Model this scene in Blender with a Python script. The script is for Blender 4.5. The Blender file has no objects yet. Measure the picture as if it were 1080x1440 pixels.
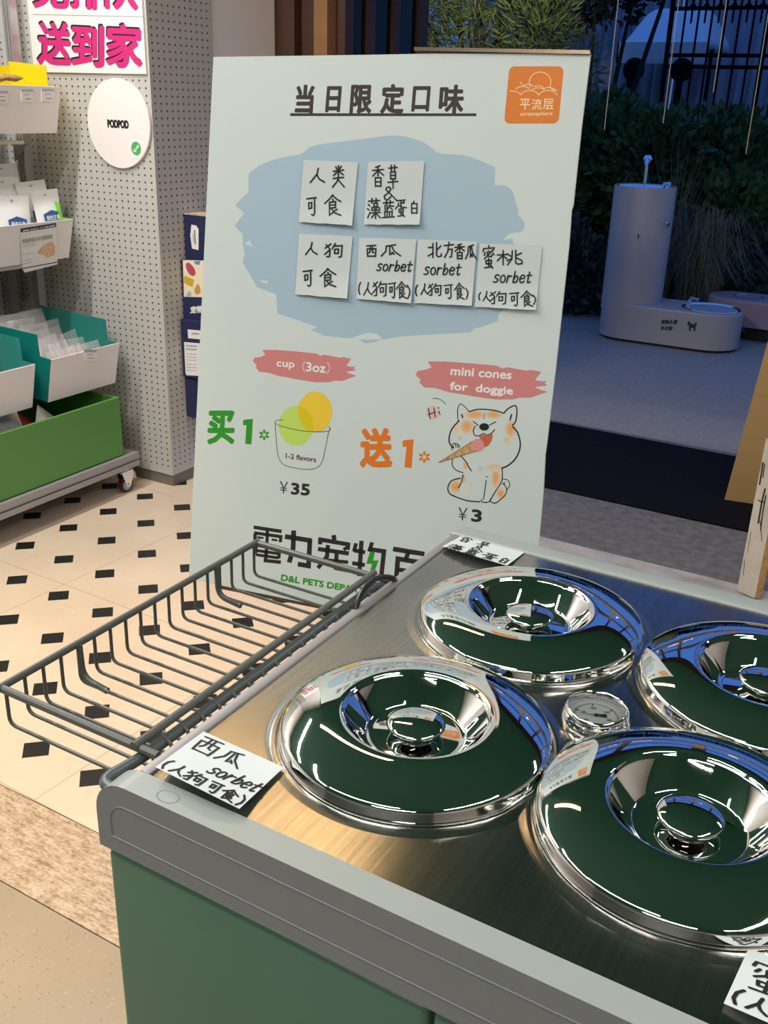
import bpy, bmesh, math, random
from mathutils import Vector, Matrix
from mathutils.geometry import tessellate_polygon
random.seed(7)
scn = bpy.context.scene
COL = scn.collection
PI = math.pi

# ------------------------------------------------------------------ camera
F = 1386.42; YAW = 0.514704548; PITCH = 0.394254185; ROLL = 0.0310369771
EYE = Vector((0, 0, 1.53))
def _axes():
    r = Vector((math.cos(YAW), math.sin(YAW), 0)); f0 = Vector((-math.sin(YAW), math.cos(YAW), 0)); z = Vector((0, 0, 1))
    w = f0 * math.cos(PITCH) - z * math.sin(PITCH); u = f0 * math.sin(PITCH) + z * math.cos(PITCH)
    c, s = math.cos(ROLL), math.sin(ROLL)
    return r * c + u * s, u * c - r * s, w
CR, CU, CW = _axes()
def ray(x, y): return CR * ((x - 540) / F) + CU * ((720 - y) / F) + CW
def at(x, y, ax, val):
    """the point of the axis plane (ax: 0 x, 1 y, 2 z) seen at photo pixel x, y"""
    d = ray(x, y); return EYE + d * ((val - EYE[ax]) / d[ax])
cam = bpy.data.cameras.new('camera'); co = bpy.data.objects.new('camera', cam); COL.objects.link(co)
cam.sensor_fit = 'VERTICAL'; cam.sensor_height = 24.0; cam.lens = F / 1440 * 24.0
cam.clip_start = 0.02; cam.clip_end = 200
M = Matrix((CR, CU, -CW)).transposed().to_4x4(); M.translation = EYE
co.matrix_world = M
scn.camera = co

# ------------------------------------------------------------------ view + sky
vs = scn.view_settings
vs.view_transform = 'Standard'; vs.look = 'None'; vs.gamma = 1; vs.use_curve_mapping = False
vs.exposure = 0.22
wd = bpy.data.worlds.new('dusk_sky'); scn.world = wd; wd.use_nodes = True
nt = wd.node_tree; nt.nodes.clear()
wo = nt.nodes.new('ShaderNodeOutputWorld'); bg = nt.nodes.new('ShaderNodeBackground')
tc = nt.nodes.new('ShaderNodeTexCoord'); sx = nt.nodes.new('ShaderNodeSeparateXYZ'); rp = nt.nodes.new('ShaderNodeValToRGB')
rp.color_ramp.elements[0].position = 0.0; rp.color_ramp.elements[0].color = (0.07, 0.15, 0.36, 1)
rp.color_ramp.elements[1].position = 0.6; rp.color_ramp.elements[1].color = (0.06, 0.20, 0.72, 1)
nt.links.new(tc.outputs['Generated'], sx.inputs[0]); nt.links.new(sx.outputs['Z'], rp.inputs[0])
nt.links.new(rp.outputs[0], bg.inputs[0]); nt.links.new(bg.outputs[0], wo.inputs[0])
bg.inputs[1].default_value = 0.78

# ------------------------------------------------------------------ lamps of the shop, plus added fill lights
def area(name, loc, sx_, sy_, power, color, rot=(0, 0, 0)):
    l = bpy.data.lights.new(name, 'AREA'); l.shape = 'RECTANGLE'; l.size = sx_; l.size_y = sy_
    l.energy = power; l.color = color
    o = bpy.data.objects.new(name, l); o.location = loc; o.rotation_euler = rot; COL.objects.link(o); return o
def spot(name, loc, target, power, color, angle, blend=0.6, rad=0.05):
    l = bpy.data.lights.new(name, 'SPOT'); l.energy = power; l.color = color; l.spot_size = math.radians(angle)
    l.spot_blend = blend; l.shadow_soft_size = rad
    o = bpy.data.objects.new(name, l); o.location = loc
    o.rotation_euler = (Vector(target) - Vector(loc)).to_track_quat('-Z', 'Y').to_euler(); COL.objects.link(o); return o
NEUT = (1.0, 0.96, 0.91); WARM = (1.0, 0.66, 0.36)
CEIL = 3.05
area('tube_lamp_shelf', (-2.72, 1.5, CEIL - .06), 0.08, 1.8, 56, NEUT)
area('tube_lamp_middle', (-0.9, -0.2, CEIL - .06), 1.5, 0.07, 17, NEUT)
area('tube_lamp_right', (0.9, 0.6, CEIL - .06), 0.07, 1.5, 15, NEUT)
area('tube_lamp_rear', (0.2, -1.6, CEIL - .06), 1.5, 0.07, 34, NEUT)
area('tube_lamp_warm', (-1.75, 2.27, CEIL - .06), 0.9, 0.09, 5.5, (1, .62, .28))
area('tube_lamp_door', (1.2, 3.1, CEIL - .06), 1.0, 0.06, 18, NEUT)  # added fill for the pegboard's side face, no known fixture here
spot('spot_lamp_floor', (-1.7, 0.9, CEIL - .1), (-1.70, 1.35, 0), 118, WARM, 50, .8)
area('tube_lamp_aisle', (-1.95, 0.15, CEIL - .06), 0.08, 1.4, 34, NEUT)  # added fill that brightens tray fronts and pegboard, not a known fixture
spot('spot_lamp_near', (-1.7, -0.2, CEIL - .1), (-1.35, 0.9, 0), 34, WARM, 46)
spot('spot_lamp_door', (-0.4, 2.6, CEIL - .1), (-0.9, 4.6, 0), 60, (1, .85, .66), 95)  # added light standing in for shop glow spilling onto the paving
spot('spot_lamp_garden', (-1.6, 3.95, 2.75), (-4.3, 9.3, 2.7), 1100, (1, .85, .55), 24, 1.0)  # added spotlight that brightens the conifer, no known fixture outside

# ------------------------------------------------------------------ materials
MATS = {}
def mat(name, col, rough=0.5, metal=0.0, spec=0.5, emit=0, alpha=1.0, noise=0, nscale=20, bump=0, bscale=None):
    if name in MATS: return MATS[name]
    m = bpy.data.materials.new(name); m.use_nodes = True
    b = m.node_tree.nodes['Principled BSDF']; n = m.node_tree.nodes; L = m.node_tree.links
    b.inputs['Base Color'].default_value = (*col, 1); b.inputs['Roughness'].default_value = rough
    b.inputs['Metallic'].default_value = metal; b.inputs['Specular IOR Level'].default_value = spec
    b.inputs['Alpha'].default_value = alpha
    if emit: b.inputs['Emission Color'].default_value = (*col, 1); b.inputs['Emission Strength'].default_value = emit
    if noise or bump:
        t = n.new('ShaderNodeTexCoord'); x = n.new('ShaderNodeTexNoise'); x.inputs['Scale'].default_value = nscale
        x.inputs['Detail'].default_value = 6; L.new(t.outputs['Object'], x.inputs['Vector'])
        if noise:
            r = n.new('ShaderNodeValToRGB')
            r.color_ramp.elements[0].color = (*[max(0, c * (1 - noise)) for c in col], 1); r.color_ramp.elements[0].position = .3
            r.color_ramp.elements[1].color = (*[min(1, c * (1 + noise)) for c in col], 1); r.color_ramp.elements[1].position = .7
            L.new(x.outputs['Fac'], r.inputs[0]); L.new(r.outputs[0], b.inputs['Base Color'])
        if bump:
            bp = n.new('ShaderNodeBump'); bp.inputs['Strength'].default_value = bump; bp.inputs['Distance'].default_value = .002
            x2 = n.new('ShaderNodeTexNoise'); x2.inputs['Scale'].default_value = bscale or nscale * 3; L.new(t.outputs['Object'], x2.inputs['Vector'])
            L.new(x2.outputs['Fac'], bp.inputs['Height']); L.new(bp.outputs[0], b.inputs['Normal'])
    MATS[name] = m; return m
def mth(nt, op, a, b=None, c=None):
    n = nt.nodes.new('ShaderNodeMath'); n.operation = op
    for i, v in enumerate((a, b, c)):
        if v is None: continue
        if hasattr(v, 'is_linked'): nt.links.new(v, n.inputs[i])
        else: n.inputs[i].default_value = v
    return n.outputs[0]
def mixc(nt, f, a, b):
    n = nt.nodes.new('ShaderNodeMix'); n.data_type = 'RGBA'
    ins = [n.inputs[0], n.inputs[6], n.inputs[7]]
    for s, v in zip(ins, (f, a, b)):
        if hasattr(v, 'is_linked'): nt.links.new(v, s)
        elif isinstance(v, tuple): s.default_value = (*v, 1)
        else: s.default_value = v
    return n.outputs[2]
def objco(nt):
    t = nt.nodes.new('ShaderNodeTexCoord'); s = nt.nodes.new('ShaderNodeSeparateXYZ'); nt.links.new(t.outputs['Object'], s.inputs[0])
    return t.outputs['Object'], s.outputs
def noise(nt, vec, scale, detail=4, stretch=None):
    n = nt.nodes.new('ShaderNodeTexNoise'); n.inputs['Scale'].default_value = scale; n.inputs['Detail'].default_value = detail
    if stretch:
        mp = nt.nodes.new('ShaderNodeMapping'); mp.inputs['Scale'].default_value = stretch; nt.links.new(vec, mp.inputs[0]); vec = mp.outputs[0]
    nt.links.new(vec, n.inputs['Vector']); return n.outputs['Fac']

def floor_mat():
    m = mat('dotted_marble_tile', (.6, .5, .4), .32); nt = m.node_tree; b = nt.nodes['Principled BSDF']
    v, s = objco(nt)
    ox, oy = -1.55376, 1.35983; e1 = (.20234, -.00513); e2 = (.00797, .20009); det = e1[0] * e2[1] - e1[1] * e2[0]
    dx = mth(nt, 'SUBTRACT', s[0], ox); dy = mth(nt, 'SUBTRACT', s[1], oy)
    i = mth(nt, 'SUBTRACT', mth(nt, 'MULTIPLY', dx, e2[1] / det), mth(nt, 'MULTIPLY', dy, e2[0] / det))
    j = mth(nt, 'SUBTRACT', mth(nt, 'MULTIPLY', dy, e1[0] / det), mth(nt, 'MULTIPLY', dx, e1[1] / det))
    fi = mth(nt, 'ABSOLUTE', mth(nt, 'SUBTRACT', mth(nt, 'FRACT', mth(nt, 'ADD', i, .5)), .5))
    fj = mth(nt, 'ABSOLUTE', mth(nt, 'SUBTRACT', mth(nt, 'FRACT', mth(nt, 'ADD', j, .5)), .5))
    dot = mth(nt, 'LESS_THAN', mth(nt, 'ADD', fi, fj), .222)
    ji = mth(nt, 'FRACT', mth(nt, 'DIVIDE', mth(nt, 'ADD', i, .25), 4.0)); jj = mth(nt, 'FRACT', mth(nt, 'DIVIDE', mth(nt, 'ADD', j, .68), 4.0))
    jo = mth(nt, 'MAXIMUM', mth(nt, 'LESS_THAN', ji, .004), mth(nt, 'LESS_THAN', jj, .004))
    n1 = noise(nt, v, 3.0, 8); n2 = noise(nt, v, 30, 4)
    base = mixc(nt, mth(nt, 'MULTIPLY', n1, 1.0), (.54, .41, .285), (.74, .61, .47))
    base = mixc(nt, mth(nt, 'MULTIPLY', mth(nt, 'GREATER_THAN', n2, .62), .12), base, (.45, .33, .22))
    base = mixc(nt, mth(nt, 'MULTIPLY', jo, .6), base, (.25, .2, .15))
    col = mixc(nt, dot, base, (.012, .011, .010))
    nt.links.new(col, b.inputs['Base Color']); return m
def peg_mat(name, ax):
    m = mat(name, (.5, .49, .47), .55); nt = m.node_tree; b = nt.nodes['Principled BSDF']
    v, s = objco(nt)
    fx = mth(nt, 'MULTIPLY', mth(nt, 'SUBTRACT', mth(nt, 'FRACT', mth(nt, 'DIVIDE', s[ax], .031)), .5), .031)
    fz = mth(nt, 'MULTIPLY', mth(nt, 'SUBTRACT', mth(nt, 'FRACT', mth(nt, 'DIVIDE', s[2], .0252)), .5), .0252)
    d = mth(nt, 'SQRT', mth(nt, 'ADD', mth(nt, 'MULTIPLY', fx, fx), mth(nt, 'MULTIPLY', fz, fz)))
    hole = mth(nt, 'MULTIPLY', mth(nt, 'LESS_THAN', d, .0039), mth(nt, 'GREATER_THAN', s[2], .07))
    col = mixc(nt, hole, (.50, .49, .47), (.03, .028, .027)); nt.links.new(col, b.inputs['Base Color']); return m
def brushed_mat():
    m = mat('brushed_steel', (.60, .58, .54), .27, 1.0); nt = m.node_tree; b = nt.nodes['Principled BSDF']
    v, s = objco(nt)
    st = noise(nt, v, 1.0, 3, (600, 6, 1)); st2 = noise(nt, v, 1.0, 3, (420, 2.5, 1)); sm = noise(nt, v, 7, 5)
    cs = mth(nt, 'MULTIPLY_ADD', mth(nt, 'SUBTRACT', st2, .5), 1.5, .5); cs.node.use_clamp = True
    col = mixc(nt, cs, (.325, .32, .295), (.47, .46, .43)); nt.links.new(col, b.inputs['Base Color'])
    r = mth(nt, 'ADD', .14, mth(nt, 'MULTIPLY', sm, .12)); nt.links.new(r, b.inputs['Roughness'])
    bp = nt.nodes.new('ShaderNodeBump'); bp.inputs['Strength'].default_value = .05; bp.inputs['Distance'].default_value = .0004
    nt.links.new(st, bp.inputs['Height']); nt.links.new(bp.outputs[0], b.inputs['Normal'])
    b.inputs['Anisotropic'].default_value = .6
    t = nt.nodes.new('ShaderNodeTangent'); t.direction_type = 'RADIAL'; t.axis = 'X'; nt.links.new(t.outputs[0], b.inputs['Tangent'])
    return m
def travertine_mat():
    m = mat('travertine', (.5, .36, .22), .4); nt = m.node_tree; b = nt.nodes['Principled BSDF']; v, s = objco(nt)
    a = noise(nt, v, 1.0, 10, (22, 80, 10)); c = noise(nt, v, 1.0, 8, (90, 200, 40))
    f = mth(nt, 'ADD', mth(nt, 'MULTIPLY', a, .55), mth(nt, 'MULTIPLY', c, .55))
    r = nt.nodes.new('ShaderNodeValToRGB'); e = r.color_ramp.elements
    e[0].position = .40; e[0].color = (.22, .14, .075, 1); e[1].position = .66; e[1].color = (.54, .42, .29, 1)
    k = e.new(.53); k.color = (.40, .295, .19, 1)
    nt.links.new(f, r.inputs[0]); nt.links.new(r.outputs[0], b.inputs['Base Color']); return m
def terrazzo_mat():
    m = mat('terrazzo', (.45, .36, .24), .4); nt = m.node_tree; b = nt.nodes['Principled BSDF']; v, s = objco(nt)
    vo = nt.nodes.new('ShaderNodeTexVoronoi'); vo.inputs['Scale'].default_value = 110; nt.links.new(v, vo.inputs['Vector'])
    sp = mth(nt, 'LESS_THAN', vo.outputs['Distance'], .24)
    pk = nt.nodes.new('ShaderNodeSeparateColor'); nt.links.new(vo.outputs['Color'], pk.inputs[0])
    sp = mth(nt, 'MULTIPLY', sp, mth(nt, 'GREATER_THAN', pk.outputs[0], .25))
    n1 = noise(nt, v, 5, 6)
    base = mixc(nt, n1, (.27, .21, .135), (.36, .285, .19)); chip = mixc(nt, pk.outputs[1], (.13, .09, .05), (.46, .38, .27))
    nt.links.new(mixc(nt, mth(nt, 'MULTIPLY', sp, .65), base, chip), b.inputs['Base Color']); return m
def air_mat():
    m = mat('airbrush_print', (.8, .45, .15), .55); nt = m.node_tree; b = nt.nodes['Principled BSDF']
    a = nt.nodes.new('ShaderNodeAttribute'); a.attribute_name = 'Col'; nt.links.new(a.outputs['Color'], b.inputs['Base Color']); return m
def leaf_mat(name, c0, c1):
    m = mat(name, c0, .6); nt = m.node_tree; b = nt.nodes['Principled BSDF']; v, s = objco(nt)
    nt.links.new(mixc(nt, noise(nt, v, 6, 3), c0, c1), b.inputs['Base Color']); return m
def wood_mat(name, c0, c1, st=(3, 3, 60)):
    m = mat(name, c0, .5); nt = m.node_tree; b = nt.nodes['Principled BSDF']; v, s = objco(nt)
    nt.links.new(mixc(nt, noise(nt, v, 1.0, 6, st), c0, c1), b.inputs['Base Color']); return m
def glass_mat(name='clear_glass', tint=(1, 1, 1)):
    if name in MATS: return MATS[name]
    m = bpy.data.materials.new(name); m.use_nodes = True; nt = m.node_tree; nt.nodes.clear()
    o = nt.nodes.new('ShaderNodeOutputMaterial'); mx = nt.nodes.new('ShaderNodeMixShader'); t = nt.nodes.new('ShaderNodeBsdfTransparent')
    g = nt.nodes.new('ShaderNodeBsdfGlossy'); g.inputs['Roughness'].default_value = .01; fr = nt.nodes.new('ShaderNodeFresnel'); fr.inputs[0].default_value = 1.45
    t.inputs[0].default_value = (*tint, 1)
    nt.links.new(fr.outputs[0], mx.inputs[0]); nt.links.new(t.outputs[0], mx.inputs[1]); nt.links.new(g.outputs[0], mx.inputs[2]); nt.links.new(mx.outputs[0], o.inputs[0])
    MATS[name] = m; return m
def film_mat():
    if 'plastic_film' in MATS: return MATS['plastic_film']
    m = bpy.data.materials.new('plastic_film'); m.use_nodes = True; nt = m.node_tree; b = nt.nodes['Principled BSDF']
    b.inputs['Base Color'].default_value = (.85, .82, .82, 1); b.inputs['Roughness'].default_value = .15; b.inputs['Alpha'].default_value = .2
    MATS['plastic_film'] = m; return m

BOARDW = (.60, .67, .655)
m_board = mat('board_print', BOARDW, .5); m_foam = mat('foam_edge', (.75, .74, .70), .7)
m_steel = brushed_mat(); m_mirror = mat('mirror_steel', (.86, .86, .84), .025, 1.0); m_chrome = mat('chrome', (.85, .85, .85), .06, 1.0)
m_greyp = mat('grey_plastic', (.205, .225, .24), .42, bump=.05, nscale=200); m_greyt = mat('grey_trim', (.30, .33, .315), .35)
m_green = mat('green_enamel', (.078, .168, .115), .38, noise=.04, nscale=6); m_dark = mat('dark_gap', (.01, .012, .01), .6)
m_wire = mat('grey_coated_wire', (.085, .09, .08), .4); m_tube = mat('grey_coated_tube', (.08, .10, .10), .35)
m_black = mat('black_rubber', (.008, .008, .009), .35); m_ink = mat('black_ink', (.006, .006, .007), .55)
m_paper = mat('note_paper', (.57, .62, .62), .8); m_brown = mat('dark_brown_print', (.028, .020, .012), .5)
m_blueb = mat('pale_blue_print', (.37, .50, .60), .5); m_pink = mat('coral_print', (.60, .215, .215), .5)
m_white = mat('white_print', (.78, .79, .77), .5); m_grn = mat('green_print', (.025, .29, .02), .5); m_org = mat('orange_print', (.72, .185, .02), .5)
m_logo = mat('orange_logo', (.70, .185, .010), .45); m_cream = mat('cream_print', (.9, .72, .45), .5); m_char = mat('charcoal_print', (.022, .018, .02), .5)
m_alu = mat('aluminium', (.55, .55, .55), .35, .85); m_aluw = mat('aluminium_front', (.40, .385, .37), .45, .4)
m_wht = mat('white_panel', (.80, .77, .77), .4); m_wall = mat('white_wall', (.80, .76, .73), .7, bump=.05, nscale=60)

# ------------------------------------------------------------------ mesh building
ORG = {}
class MB:
    def __init__(s): s.v = []; s.f = []; s.m = []; s.sm = []; s.k = 0; s.cols = {}
    def face(s, pts, smooth=False):
        n = len(s.v); s.v += [tuple(p) for p in pts]; s.f.append(tuple(range(n, n + len(pts)))); s.m.append(s.k); s.sm.append(smooth)
    def raw(s, vs_, fs, smooth=False):
        n = len(s.v); s.v += [tuple(p) for p in vs_]
        for f in fs: s.f.append(tuple(i + n for i in f)); s.m.append(s.k); s.sm.append(smooth)
    def box(s, a, b):
        x0, y0, z0 = a; x1, y1, z1 = b
        s.raw([(x0, y0, z0), (x1, y0, z0), (x1, y1, z0), (x0, y1, z0), (x0, y0, z1), (x1, y0, z1), (x1, y1, z1), (x0, y1, z1)],
              [(0, 3, 2, 1), (4, 5, 6, 7), (0, 1, 5, 4), (1, 2, 6, 5), (2, 3, 7, 6), (3, 0, 4, 7)])
    def rbox(s, a, b, r, seg=3):
        """box with rounded edges"""
        bm = bmesh.new(); bmesh.ops.create_cube(bm, size=1)
        for v in bm.verts: v.co = Vector([a[i] + (v.co[i] + .5) * (b[i] - a[i]) for i in range(3)])
        bmesh.ops.bevel(bm, geom=bm.edges[:], offset=r, segments=seg, affect='EDGES', profile=.5)
        bm.verts.index_update(); s.raw([v.co[:] for v in bm.verts], [[v.index for v in f.verts] for f in bm.faces], True); bm.free()
    def prism(s, poly, off):
        """poly: ordered 3d points, extruded by vector off"""
        off = Vector(off); p = [Vector(q) for q in poly]; n = len(p)
        tri = tessellate_polygon([p])
        vv = [tuple(q) for q in p] + [tuple(q + off) for q in p]
        fs = [tuple(t) for t in tri] + [tuple(n + i for i in reversed(t)) for t in tri]
        fs += [(i, (i + 1) % n, n + (i + 1) % n, n + i) for i in range(n)]
        s.raw(vv, fs)
    def poly(s, pts):
        p = [Vector(q) for q in pts]; s.raw(pts, [tuple(t) for t in tessellate_polygon([p])])
    def tube(s, pts, r, seg=8, closed=False, caps=True):
        P = [Vector(p) for p in pts]; n = len(P); rings = []
        up = None
        for i, p in enumerate(P):
            a = P[i - 1] if (i > 0 or closed) else P[i]; b = P[(i + 1) % n] if (i < n - 1 or closed) else P[i]
            t = (b - a).normalized()
            if up is None:
                up = Vector((0, 0, 1)) if abs(t.z) < .9 else Vector((1, 0, 0))
            x = t.cross(up)
            if x.length < 1e-5: x = t.orthogonal()
            x.normalize(); y = x.cross(t).normalized(); up = y
            rr = r[i] if isinstance(r, (list, tuple)) else r
            rings.append([tuple(p + x * (rr * math.cos(2 * PI * k / seg)) + y * (rr * math.sin(2 * PI * k / seg))) for k in range(seg)])
        vv = [q for g in rings for q in g]; fs = []
        for i in range(n if closed else n - 1):
            j = (i + 1) % n
            for k in range(seg): fs.append((i * seg + k, i * seg + (k + 1) % seg, j * seg + (k + 1) % seg, j * seg + k))
        if caps and not closed: fs += [tuple(reversed(range(seg))), tuple(range((n - 1) * seg, n * seg))]
        s.raw(vv, fs, True)
    def lathe(s, prof, c, seg=64, axis=None):
        """prof: (r, z) pairs"""
        c = Vector(c); vv = []; fs = []
        A = (Vector((1, 0, 0)), Vector((0, 1, 0)), Vector((0, 0, 1))) if axis is None else axis
        n = len(prof)
        for r, z in prof:
            for k in range(seg):
                a = 2 * PI * k / seg; vv.append(tuple(c + A[0] * (r * math.cos(a)) + A[1] * (r * math.sin(a)) + A[2] * z))
        for i in range(n - 1):
            for k in range(seg): fs.append((i * seg + k, i * seg + (k + 1) % seg, (i + 1) * seg + (k + 1) % seg, (i + 1) * seg + k))
        if prof[0][0] > 1e-6 : pass
        s.raw(vv, fs, True)
    def disc(s, c, r, z=0, seg=48):
        s.face([(c[0] + r * math.cos(2 * PI * k / seg), c[1] + r * math.sin(2 * PI * k / seg), c[2]) for k in range(seg)])
    def build(s, name, mats, parent=None, autosmooth=35):
        if not isinstance(mats, (list, tuple)): mats = [mats]
        org = Vector((0, 0, 0))
        if parent is not None: org = ORG[parent.name]
        me = bpy.data.meshes.new(name); me.from_pydata([tuple(Vector(v) - org) for v in s.v], [], s.f)
        for m in mats: me.materials.append(m)
        for p, k, sm in zip(me.polygons, s.m, s.sm): p.material_index = k; p.use_smooth = sm
        me.validate(); me.update()
        if any(s.sm):
            try: me.set_sharp_from_angle(angle=math.radians(autosmooth))
            except Exception: pass
        o = bpy.data.objects.new(name, me); COL.objects.link(o)
        if parent is not None: o.parent = parent
        ORG[o.name] = org; return o
def tag(o, label=None, cat=None, group=None, kind=None):
    if label: o['label'] = label
    if cat: o['category'] = cat
    if group: o['group'] = group
    if kind: o['kind'] = kind
    return o
def thing(name, loc, label, cat, group=None):
    o = bpy.data.objects.new(name, None); o.location = loc; o.empty_display_size = .05; COL.objects.link(o); ORG[o.name] = Vector(loc)
    return tag(o, label, cat, group)
def struct(name, mb, m): return tag(mb.build(name, m), kind='structure')
def rounded(pts, r, seg=5):
    """polyline with rounded inner corners"""
    P = [Vector(p) for p in pts]; out = [P[0]]
    for i in range(1, len(P) - 1):
        a = (P[i - 1] - P[i]); b = (P[i + 1] - P[i]); d = min(r, a.length * .45, b.length * .45)
        p0 = P[i] + a.normalized() * d; p1 = P[i] + b.normalized() * d
        for k in range(seg + 1):
            t = k / seg; out.append(p0 * (1 - t) ** 2 + P[i] * (2 * t * (1 - t)) + p1 * t * t)
    out.append(P[-1]); return out

# ------------------------------------------------------------------ flat printing helpers (2d pixels -> a real plane)
def arc(cx, cy, rx, ry, a0=0, a1=360, n=28): return [(cx + rx * math.cos(math.radians(a0 + (a1 - a0) * k / n)), cy + ry * math.sin(math.radians(a0 + (a1 - a0) * k / n))) for k in range(n + 1)]
def spl(pts, n=6, closed=False):
    """Catmull-Rom through 2d points"""
    P = [Vector((p[0], p[1])) for p in pts]; N = len(P); out = []
    for i in range(N if closed else N - 1):
        g = (lambda k: P[k % N]) if closed else (lambda k: P[max(0, min(N - 1, k))])
        a, b, c, d = g(i - 1), g(i), g(i + 1), g(i + 2)
        for k in range(n):
            t = k / n; q = .5 * ((2 * b) + (c - a) * t + (2 * a - 5 * b + 4 * c - d) * t * t + (3 * b - a - 3 * c + d) * t ** 3); out.append((q.x, q.y))
    if not closed: out.append((P[-1].x, P[-1].y))
    return out
def ribbon2(mb, pts, w, mp, rnd=True):
    """flat stroke of width w along 2d pts mapped to 3d through mp"""
    P = [Vector(p) for p in pts]
    Q = [P[0]]
    for p in P[1:]:
        if (p - Q[-1]).length > 1e-6: Q.append(p)
    P = Q; n = len(P)
    if n < 2: return
    L, Rr = [], []
    for i in range(n):
        a = (P[i] - P[i - 1]).normalized() if i > 0 else (P[1] - P[0]).normalized()
        b = (P[i + 1] - P[i]).normalized() if i < n - 1 else a
        t = (a + b)
        t = t.normalized() if t.length > 1e-4 else a
        nn = Vector((-t.y, t.x)); c = max(.55, abs(nn.dot(Vector((-a.y, a.x)))))
        L.append(P[i] + nn * (w / 2 / c)); Rr.append(P[i] - nn * (w / 2 / c))
    mb.raw([mp(p.x, p.y) for p in L] + [mp(p.x, p.y) for p in Rr], [(i, i + 1, n + i + 1, n + i) for i in range(n - 1)])
    if rnd:
        for e in (P[0], P[-1]):
            mb.face([mp(e.x + w / 2 * math.cos(2 * PI * k / 8), e.y + w / 2 * math.sin(2 * PI * k / 8)) for k in range(8)])
_GL = {}
def glyph(body, bold=0.0):
    key = (body, bold)
    if key in _GL: return _GL[key]
    c = bpy.data.curves.new('lettering', 'FONT'); c.body = body; c.offset = bold; c.resolution_u = 3
    o = bpy.data.objects.new('lettering', c); COL.objects.link(o); bpy.context.view_layer.update()
    me = bpy.data.meshes.new_from_object(o.evaluated_get(bpy.context.evaluated_depsgraph_get()))
    V = [(v.co.x, v.co.y) for v in me.vertices]; Fc = [tuple(p.vertices) for p in me.polygons]
    bpy.data.objects.remove(o); bpy.data.curves.remove(c); bpy.data.meshes.remove(me)
    x0 = min(v[0] for v in V); x1 = max(v[0] for v in V); y0 = min(v[1] for v in V); y1 = max(v[1] for v in V)
    _GL[key] = ([((v[0] - x0) / (x1 - x0), (v[1] - y0) / (y1 - y0)) for v in V], Fc); return _GL[key]
def put_text(mb, body, bl, br, tl, mp, bold=0.0):
    """lettering fitted to a slanted box; heavier weights are overprinted with small shifts"""
    V, Fc = glyph(body); bl, br, tl = Vector(bl), Vector(br), Vector(tl)
    if not bold: mb.raw([mp(*(bl + (br - bl) * u + (tl - bl) * v)) for u, v in V], Fc); return
    r = bold * 1.15 * (tl - bl).length; ex = (br - bl).normalized(); ey = (tl - bl).normalized()
    o = bl + ex * r + ey * r; w = (br - bl) - ex * 2 * r; h = (tl - bl) - ey * 2 * r
    n = 8 if bold < .03 else 12
    for k in range(n):
        a = 2 * PI * k / n; d = ex * (r * math.cos(a)) + ey * (r * math.sin(a)); lift = 5e-6 * (k + 1)
        q = [Vector(mp(*(o + w * u + h * v + d))) for u, v in V]
        mb.raw([p + (EYE - p).normalized() * lift for p in q], Fc)
    mb.raw([mp(*(o + w * u + h * v)) for u, v in V], Fc)
def put_box(mb, body, x0, y0, x1, y1, mp, bold=0.0, slant=0.0): put_text(mb, body, (x0, y1), (x1 - slant, y1), (x0 + slant, y0), mp, bold)

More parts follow.
